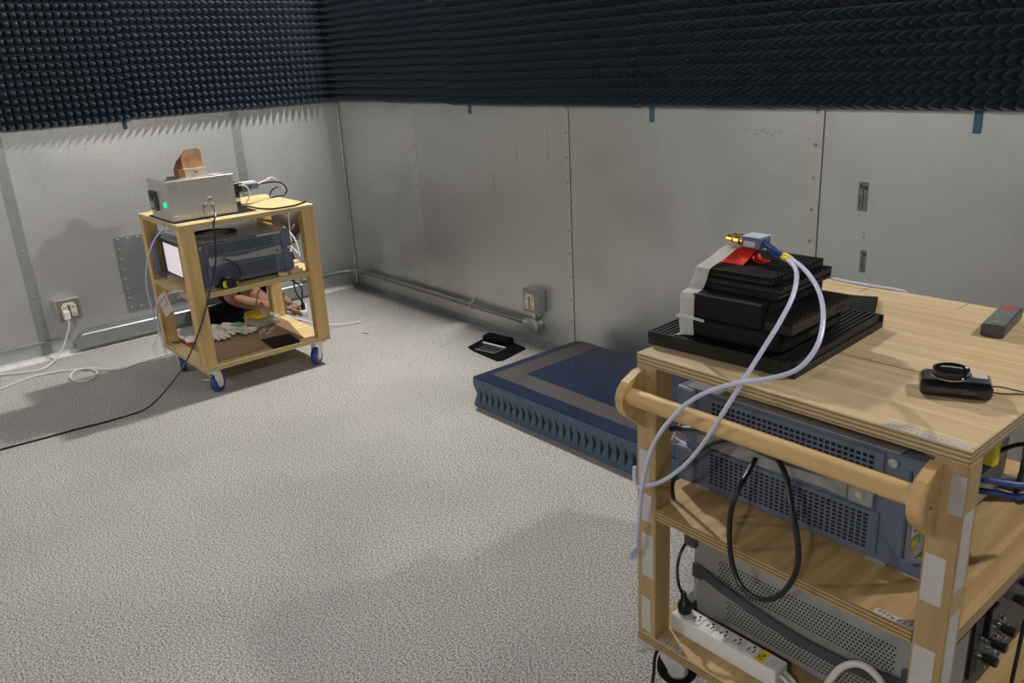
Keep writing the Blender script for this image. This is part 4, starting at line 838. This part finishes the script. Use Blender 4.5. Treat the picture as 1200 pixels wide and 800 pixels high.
bm = B(); tube(bm, [(1.175, -1.30 + 0.045, zs + 0.004), (1.182, -1.235, zs + 0.03), (1.18, -1.225, zs + 0.06), (1.175, -1.245, zs + 0.10), (1.172, -1.275, zs + 0.125), (1.17, -1.29, zs + 0.13)], 0.0042); tag(new('black_cable', bm, 'black', None, smooth=True), 'short black lead curving up beside the tape measure', 'cable')
for k, (cx, cy, rz, lx_, ly_, z_) in enumerate(((1.155, -0.962, 0.2, 0.06, 0.065, 0.0), (1.145, -0.958, -0.2, 0.06, 0.065, 0.0145), (1.14, -0.958, 0.45, 0.045, 0.07, 0.0290), (1.165, -1.02, 0.9, 0.05, 0.035, 0.0))):
    t = tag(part('wood_offcut', None, 'offcut', (-lx_, lx_, -ly_ / 2, ly_ / 2, 0, 0.014) if k < 3 else (-0.02, 0.02, -0.012, 0.012, 0, 0.012)), ('lowest pale wood offcut stacked on the right of the far cart shelf', 'middle pale wood offcut of the little stack on the far cart shelf', 'topmost pale wood offcut of the little stack on the far cart shelf', 'tiny wood offcut lying alone beside the instrument on the far cart shelf')[k], 'wood', 'wood offcuts on the far cart shelf')
    t.location = (cx - (0.05 if k < 3 else 0), cy, zs + z_ + 0.0001); t.rotation_euler = (0, 0, rz)
for k, pts in enumerate(([(0.80, -0.965, 0.66), (0.86, -0.93, 0.675), (0.93, -0.90, 0.66), (1.0, -0.87, 0.60), (1.05, -0.875, 0.53), (1.06, -0.88, 0.515)], [(0.82, -0.955, 0.67), (0.90, -0.925, 0.67), (0.98, -0.89, 0.62), (1.0, -0.88, 0.56)], [(0.80, -0.96, 0.60), (0.88, -0.91, 0.595), (0.98, -0.87, 0.54), (1.02, -0.87, 0.52)])):
    bm = B(); tube(bm, pts, 0.0045); tag(new('white_cable', bm, 'white_cable', None, smooth=True), ('uppermost white cable behind the far cart instrument', 'second white cable behind the far cart instrument', 'lowest white cable behind the far cart instrument')[k], 'cable')
tag(part('white_adapter', None, 'white', (0.66, 0.69, -0.895, -0.872, 0.62, 0.70), bev=0.003), 'white adapter strapped to the rear right post of the far cart', 'adapter')
# base items
zb0 = LZB + 0.022 + 0.0002
bm = B(); prism(bm, [(0.735, -1.40), (1.16, -1.40), (1.155, -0.96), (0.83, -0.885), (0.735, -0.89)], 2, zb0, zb0 + 0.0025)
tag(new('hardboard_sheet', bm, 'hardboard'), 'brown hardboard sheet lying on the base of the far cart', 'board')
zb1 = zb0 + 0.0028
bm = B(); prism(bm, [(1.035, -1.12), (1.19, -1.135), (1.202, -1.003), (1.05, -0.985)], 2, zb1, zb1 + 0.006)
tag(new('black_pad', bm, 'black_soft'), 'square black pad near the front edge of the far cart base', 'pad')
t = thing('clear_box', 'flat cloudy plastic box under the yellow reel', 'box', (0.76, -0.988, zb1), math.radians(4))
part('box_base', t, 'clearbox', (-0.068, 0.068, -0.068, 0.068, 0.0001, 0.026), bev=0.004, local=True); part('box_lid', t, 'clearbox', (-0.070, 0.070, -0.070, 0.070, 0.0262, 0.036), bev=0.003, local=True)
part('catch', t, 'steel', (0.0701, 0.074, 0.02, 0.035, 0.018, 0.03), local=True); part('catch', t, 'steel', (0.0701, 0.074, 0.045, 0.058, 0.018, 0.03), local=True)
t = thing('yellow_reel', 'yellow reel dish with a white label standing on the cloudy box', 'reel', (0.748, -1.004, zb1 + 0.0364))
bm = B(); lathe(bm, (0.748, -1.004, zb1 + 0.0366), (0, 0, 1), [(0.052, 0), (0.062, 0.002), (0.066, 0.018), (0.063, 0.018), (0.058, 0.006), (0.03, 0.005)], 28); new('dish', bm, 'yellow', t, smooth=True)
bm = B(); ribbon(bm, [(0.808, -0.985, zb1 + 0.042), (0.804, -0.985, zb1 + 0.058), (0.788, -0.985, zb1 + 0.075), (0.768, -0.982, zb1 + 0.082)], (0.0, 0.017, 0.0), 0.0006); new('label', bm, 'paper', t)
# cotton gloves: palm and five fingers grown from one skeleton
def glove(label, cx, cy, z0, rz, flip, green=False):
    t = thing('work_glove', label, 'glove', (cx, cy, z0), rz, 'cotton gloves on the far cart')
    bm = B(); f = -1 if flip else 1
    def limb(a, b, r0, r1):
        a, b = Vector(a), Vector(b); m_ = (a + b) / 2 + Vector((0, 0, 0.004)); tube(bm, [a, m_, b], lambda s: r0 + (r1 - r0) * s if s < 0.9 else (r0 + (r1 - r0) * s) * 0.75, 8, 4)
    limb((-0.10, 0, 0.020), (-0.03, 0, 0.020), 0.034, 0.030); limb((-0.05, 0.0, 0.020), (0.03, 0.0, 0.019), 0.034, 0.038)
    for i, (dy, ln_) in enumerate(((-0.028, 0.055), (-0.009, 0.068), (0.011, 0.064), (0.030, 0.048))): limb((0.015, f * dy * 0.9, 0.017), (0.03 + ln_, f * dy * 1.4, 0.0125), 0.0125, 0.0105)
    limb((-0.03, f * -0.025, 0.018), (0.03, f * -0.066, 0.0135), 0.014, 0.011)
    for v in bm.verts: v.co.z = 0.0005 + max(v.co.z, 0.0) * (0.62 if v.co.x > -0.02 else 0.7)
    g_ = new('glove_body', bm, 'glove', t, smooth=True, local=True)
    md_ = g_.modifiers.new('remesh', 'REMESH'); md_.mode = 'VOXEL'; md_.voxel_size = 0.0035; md_.use_smooth_shade = True
    if green:
        bm = B(); ribbon(bm, [(-0.035, 0.0, 0.0385), (0.0, 0.0, 0.0395), (0.028, 0.0, 0.0372)], (0, 0.024, 0), 0.0008); new('green_print', bm, 'green', t, local=True)
    return t
glove('white cotton work glove with a green printed patch, on the far cart base', 0.81, -1.135, zb1, math.radians(24), False, True)
glove('white cotton work glove without print lying behind the post, on the far cart base', 0.80, -1.238, zb1, math.radians(-10), True)
t = thing('clear_clip', 'small clear plastic clips beside the black pad', 'clip', (0.955, -1.05, zb1))
for (yy, r) in ((-1.078, 0.011), (-1.03, 0.010)):
    bm = B(); tube(bm, [(0.955 + r * math.cos(a), yy + 1.4 * r * math.sin(a), zb1 + 0.0035 + 0.012 * (1 + math.sin(a))) for a in [k * PI / 5 for k in range(10)]], 0.0026, 6); new('loop', bm, 'bag', t, smooth=True)
bm = B(); tube(bm, [(0.955, -1.068, zb1 + 0.003), (0.962, -1.052, zb1 + 0.004), (0.955, -1.036, zb1 + 0.003)], 0.003, 6); new('bar', bm, 'bag', t, smooth=True)
t = thing('tape_roll', 'small white and red roll beside the front left post of the far cart', 'roll', (0.80, -1.372, zb1))
bm = B(); lathe(bm, (0.80, -1.372, zb1 + 0.0001), (0, 0, 1), [(0.027, 0), (0.028, 0.002), (0.028, 0.012)], 20); new('red_base', bm, 'red', t, smooth=True)
bm = B(); lathe(bm, (0.80, -1.372, zb1 + 0.0123), (0, 0, 1), [(0.0275, 0), (0.0275, 0.012), (0.021, 0.021), (0.008, 0.024)], 20); new('white_cap', bm, 'white', t, smooth=True)
bm = B(); tube(bm, [(0.77, -1.385, zb1 + 0.004), (0.735, -1.395, zb1 + 0.006), (0.702, -1.40, zb1 + 0.014), (0.695, -1.425, zb1 + 0.014), (0.715, -1.438, zb1 + 0.006), (0.745, -1.425, zb1 + 0.004), (0.77, -1.40, zb1 + 0.010), (0.785, -1.40, zb1 + 0.004)], 0.0036); tag(new('red_wire', bm, 'darkred', None, smooth=True), 'dark red wire loop on the base of the far cart', 'wire')

# light cables and bag hanging on the left end of the far cart
bm = B(); tube(bm, [(1.03, -1.462, 0.752), (0.96, -1.49, 0.70), (0.86, -1.50, 0.62), (0.78, -1.505, 0.53), (0.735, -1.505, 0.44), (0.725, -1.50, 0.33), (0.735, -1.495, 0.23), (0.75, -1.492, 0.17), (0.755, -1.49, 0.13)], 0.0036)
tag(new('grey_cable', bm, 'lilac', None, smooth=True), 'pale grey cable bowing out from the left end of the far cart', 'cable')
bm = B(); tube(bm, [(1.08, -1.45, LZS + 0.004), (1.05, -1.475, LZS + 0.002), (0.97, -1.495, 0.445), (0.85, -1.50, 0.39), (0.79, -1.50, 0.31), (0.775, -1.498, 0.22), (0.785, -1.495, 0.14), (0.80, -1.49, 0.09)], 0.0045)
tag(new('grey_cable', bm, 'lilac', None, smooth=True), 'pale cable hanging from the shelf down the left end of the far cart', 'cable')
t = thing('cable_bag', 'clear plastic bag with a printed tag hanging on the left end of the far cart', 'bag', (0.98, -1.50, 0.38))
bm = B(); ribbon(bm, [(0.93, -1.503, 0.445), (0.955, -1.508, 0.42), (0.98, -1.507, 0.39), (1.0, -1.504, 0.365)], (0.05, 0.004, 0.026), 0.0006); new('film', bm, 'bag', t)
bm = B(); ribbon(bm, [(0.935, -1.509, 0.435), (0.955, -1.513, 0.416), (0.97, -1.513, 0.397)], (0.033, 0.002, 0.017), 0.0005); tg = new('tag', bm, 'paper', t)
bm = B()
for k in range(4): box(bm, 0.925 + 0.012 * k, 0.932 + 0.012 * k, -1.5155, -1.5145, 0.398 + 0.008 * k, 0.412 + 0.008 * k)
new('tag_print', bm, 'printgrey', tg)
t = thing('film_scrap', 'crumpled clear film hanging low at the left end of the far cart', 'film', (0.71, -1.50, 0.12))
bm = B(); ribbon(bm, [(0.735, -1.496, 0.20), (0.70, -1.503, 0.17), (0.665, -1.508, 0.135), (0.68, -1.505, 0.09)], [(0.02, 0.004, 0.01), (0.025, -0.006, 0.012), (0.02, 0.008, 0.01), (0.012, 0.004, 0.004)], 0.0006); new('film', bm, 'bag', t)
# floor cord to the far cart
bm = B(); tube(bm, [(0.40, -2.35, 0.005), (0.316, -2.135, 0.005), (0.25, -1.97, 0.005), (0.308, -1.80, 0.005), (0.394, -1.736, 0.006), (0.47, -1.745, 0.008), (0.525, -1.785, 0.006), (0.505, -1.835, 0.005), (0.43, -1.85, 0.006), (0.37, -1.83, 0.011), (0.345, -1.79, 0.013), (0.38, -1.735, 0.012), (0.484, -1.635, 0.005), (0.46, -1.53, 0.005), (0.43, -1.378, 0.005), (0.40, -1.22, 0.005)], 0.0048)
tag(new('floor_cord', bm, 'white_cable', None, smooth=True), 'white cord with a small loop lying on the floor left of the far cart', 'cord')

# power strip on the floor behind the far cart, with leads
t = thing('power_strip', 'white power strip on the floor behind the far cart', 'power strip', (0.29, -0.54, 0), math.radians(-25))
part('strip_body', t, 'white', (-0.09, 0.09, -0.022, 0.022, 0.0003, 0.03), bev=0.004, local=True)
for i in range(2):
    bm = B(); lathe(bm, (0.05 - 0.05 * i, 0, 0.0302), (0, 0, 1), [(0.013, 0), (0.013, 0.02), (0.006, 0.03), (0.005, 0.04)], 12); new('plug', bm, 'black', t, smooth=True, local=True)
for k, pts in enumerate(([(0.335, -0.562, 0.075), (0.36, -0.60, 0.14), (0.43, -0.64, 0.22), (0.52, -0.66, 0.32), (0.60, -0.70, 0.42), (0.66, -0.76, 0.48), (0.75, -0.83, 0.50)], [(0.29, -0.541, 0.075), (0.33, -0.55, 0.14), (0.40, -0.60, 0.20), (0.44, -0.70, 0.28), (0.47, -0.78, 0.36), (0.52, -0.8, 0.42), (0.68, -0.835, 0.49)])):
    bm = B(); tube(bm, pts, 0.0048); tag(new('black_cable', bm, 'black', None, smooth=True), ('black lead rising from the near plug of the floor power strip', 'black lead rising from the far plug of the floor power strip')[k], 'cable')
bm = B(); tube(bm, [(0.62, -0.80, 0.46), (0.58, -0.83, 0.36), (0.55, -0.85, 0.26), (0.56, -0.845, 0.17), (0.60, -0.80, 0.11), (0.66, -0.72, 0.07), (0.70, -0.62, 0.03), (0.72, -0.50, 0.006), (0.74, -0.42, 0.0055)], 0.0046); tag(new('grey_cable', bm, 'white_cable', None, smooth=True), 'grey cable curving down to the floor behind the right end of the far cart', 'cable')
bm = B(); tube(bm, [(0.92, -0.52, 0.004), (0.935, -0.505, 0.004), (0.955, -0.50, 0.004)], 0.004, 6); tag(new('scrap', bm, 'paper'), 'tiny pale scrap on the floor right of the far cart', 'scrap')

# ---------------------------------------------------------------- person crouching behind the far cart
pr = thing('person', 'person in black crouching behind the far cart and reaching down to the floor', 'person', (0.33, -0.9, 0))
def skin_mesh(name, verts, edges, radii, m, root_i=0, sub=2):
    me = bpy.data.meshes.new(name); me.from_pydata([Vector(v) - Vector((0.33, -0.9, 0)) for v in verts], edges, []); me.materials.append(M[m])
    o = bpy.data.objects.new(name, me); COL.objects.link(o); o.parent = pr; MW[o] = MW[pr]
    sk = o.modifiers.new('skin', 'SKIN'); sk.use_smooth_shade = True; sk.branch_smoothing = 0.4
    for i, r in enumerate(radii):
        d = me.skin_vertices[0].data[i]; d.radius = (r, r) if not isinstance(r, tuple) else r; d.use_root = (i == root_i)
    s = o.modifiers.new('subdiv', 'SUBSURF'); s.levels = sub; s.render_levels = sub
    return o
# skeleton: pelvis, spine, neck, head, arms, folded legs
V = [(0.30, -0.99, 0.26), (0.30, -0.94, 0.36), (0.31, -0.85, 0.43), (0.33, -0.76, 0.47), (0.345, -0.695, 0.50), (0.36, -0.64, 0.525), (0.365, -0.60, 0.53),
     (0.44, -0.83, 0.43), (0.50, -0.95, 0.35), (0.52, -1.06, 0.255), (0.515, -0.98, 0.205), (0.49, -0.84, 0.145), (0.465, -0.76, 0.115), (0.45, -0.71, 0.095),
     (0.19, -0.82, 0.43), (0.14, -0.78, 0.30), (0.16, -0.68, 0.16), (0.24, -0.62, 0.08), (0.27, -0.60, 0.055),
     (0.39, -0.92, 0.21), (0.41, -0.76, 0.085), (0.42, -0.90, 0.078), (0.43, -1.03, 0.072), (0.43, -1.08, 0.055),
     (0.20, -0.92, 0.21), (0.18, -0.76, 0.085), (0.19, -0.90, 0.078), (0.19, -1.03, 0.072), (0.19, -1.08, 0.055)]
E_ = [(0, 1), (1, 2), (2, 3), (3, 4), (4, 5), (5, 6), (2, 7), (7, 8), (8, 9), (9, 10), (10, 11), (11, 12), (12, 13), (2, 14), (14, 15), (15, 16), (16, 17), (17, 18), (0, 19), (19, 20), (20, 21), (21, 22), (22, 23), (0, 24), (24, 25), (25, 26), (26, 27), (27, 28)]
RD = [0.13, 0.125, 0.12, 0.075, 0.052, 0.07, 0.06, 0.06, 0.050, 0.039, 0.037, 0.030, 0.024, 0.027, 0.06, 0.05, 0.042, 0.026, 0.026, 0.082, 0.062, 0.055, 0.045, 0.035, 0.082, 0.062, 0.055, 0.045, 0.035]
body = skin_mesh('body', V, E_, RD, 'skin')
# fingers of both hands, five each, rooted in the palms
for (wx, wy, wz, dx, dy, sd) in ((0.45, -0.71, 0.095, -0.25, 1.0, 1), (0.27, -0.60, 0.055, 0.55, 0.8, -1)):
    d = Vector((dx, dy, -0.55)).normalized(); s_ = d.cross(Vector((0, 0, 1))).normalized() * sd; p0 = Vector((wx, wy, wz))
    for i in range(5):
        if i < 4:
            b0 = p0 + s_ * (0.024 - 0.016 * i); ln_ = (0.07, 0.08, 0.075, 0.058)[i]
            ch_ = [b0, b0 + d * 0.035, b0 + d * (0.035 + ln_ * 0.5) + Vector((0, 0, -0.006)), b0 + d * (0.03 + ln_ * 0.9) + Vector((0, 0, -0.018))]
        else:
            b0 = p0 + s_ * 0.024; ch_ = [b0, b0 + s_ * 0.016 + d * 0.018, b0 + s_ * 0.026 + d * 0.045 + Vector((0, 0, -0.006)), b0 + s_ * 0.028 + d * 0.062 + Vector((0, 0, -0.012))]
        for q in ch_: q.z = max(q.z, 0.011)
        skin_mesh('finger' if i < 4 else 'thumb', ch_, [(0, 1), (1, 2), (2, 3)], [0.010, 0.0095, 0.0085, 0.007], 'skin')
# head with features, looking down towards the floor
hc = Vector((0.372, -0.615, 0.535)); fd = Vector((-0.15, 0.75, -0.66)).normalized(); up = (Vector((0, 0, 1)) - fd * fd.z).normalized(); rt = fd.cross(up)
HM = Matrix((( *[0, 0, 0], 0),) * 4) if False else Matrix(((rt.x, fd.x, up.x, hc.x), (rt.y, fd.y, up.y, hc.y), (rt.z, fd.z, up.z, hc.z), (0, 0, 0, 1)))
bm = B(); bmesh.ops.create_uvsphere(bm, u_segments=24, v_segments=16, radius=1.0)
for v in bm.verts:
    c = v.co; jaw = max(0, -c.z); c.x *= 0.074 * (1 - 0.28 * jaw); c.y *= 0.092 * (1 - 0.1 * jaw); c.y += 0.012 * jaw; c.z *= 0.112
bm.transform(HM); hd = new('head', bm, 'skin', pr, smooth=True)
bm = B(); prism(bm, [(0.086, 0.012), (0.112, -0.018), (0.108, -0.026), (0.088, -0.026)], 0, -0.011, 0.011); bm.transform(HM); new('nose', bm, 'skin', hd, smooth=True)
for s in (-1, 1):
    bm = B(); lathe(bm, (s * 0.031, 0.076, 0.008), (0, 1, 0), [(0.010, 0), (0.009, 0.006), (0.004, 0.009)], 12); bm.transform(HM); new('eye', bm, 'printblack', hd, smooth=True)
    bm = B(); tube(bm, [(s * 0.071, 0.0, 0.022), (s * 0.082, -0.012, 0.020), (s * 0.084, -0.016, 0.0), (s * 0.078, -0.008, -0.022), (s * 0.071, 0.0, -0.026)], 0.007, 8, 4); bm.transform(HM); new('ear', bm, 'skin', hd, smooth=True)
bm = B(); tube(bm, [(-0.022, 0.083, -0.052), (0, 0.090, -0.053), (0.022, 0.083, -0.052)], 0.005, 8, 4); bm.transform(HM); new('mouth', bm, 'darkred', hd, smooth=True)
bm = B(); bmesh.ops.create_uvsphere(bm, u_segments=28, v_segments=18, radius=1.0)
bmesh.ops.delete(bm, geom=[v for v in bm.verts if v.co.z < -0.8 or (v.co.y > 0.5 and v.co.z < 0.5)], context='VERTS')
for v in bm.verts:
    c = v.co; n_ = 1 + 0.05 * math.sin(9 * c.x + 5 * c.z) * math.sin(8 * c.y); c.x *= 0.092 * n_ * (1 - 0.15 * max(0, -c.z)); c.y = c.y * 0.101 * n_ - 0.004; c.z = c.z * 0.122 * n_ + 0.003
bm.transform(HM); o = new('hair', bm, 'hair', hd, smooth=True)
so = o.modifiers.new('solid', 'SOLIDIFY'); so.thickness = 0.008
# clothes follow the body: black shirt to the upper arm, black trousers, dark shoes
def off(i, r): return RD[i] + r
sh = [0, 1, 2, 3, 7, 8, 14, 15]; mp_ = {v: k for k, v in enumerate(sh)}
Vs = [Vector(V[i]) for i in sh]; Vs[mp_[8]] = Vector(V[8]) * 0.9 + Vector(V[7]) * 0.1; Vs[mp_[3]] = Vector(V[3]) * 0.7 + Vector(V[2]) * 0.3
skin_mesh('shirt', Vs, [(mp_[a], mp_[b]) for a, b in ((0, 1), (1, 2), (2, 3), (2, 7), (7, 8), (2, 14), (14, 15))], [off(i, 0.016) for i in sh], 'cloth')
tr_ = [0, 1, 19, 20, 21, 22, 23, 24, 25, 26, 27, 28]; mp_ = {v: k for k, v in enumerate(tr_)}
Vt = [Vector(V[i]) for i in tr_]; Vt[1] = Vector(V[0]) * 0.5 + Vector(V[1]) * 0.5
skin_mesh('trousers', Vt, [(mp_[a], mp_[b]) for a, b in ((0, 1), (0, 19), (19, 20), (20, 21), (21, 22), (22, 23), (0, 24), (24, 25), (25, 26), (26, 27), (27, 28))], [off(i, 0.020) for i in tr_], 'cloth')
for x in (0.43, 0.19):
    bm = B(); box(bm, x - 0.042, x + 0.042, -1.135, -1.005, 0.0015, 0.095, bev=0.03, seg=3); new('shoe', bm, 'black_soft', pr, smooth=True)
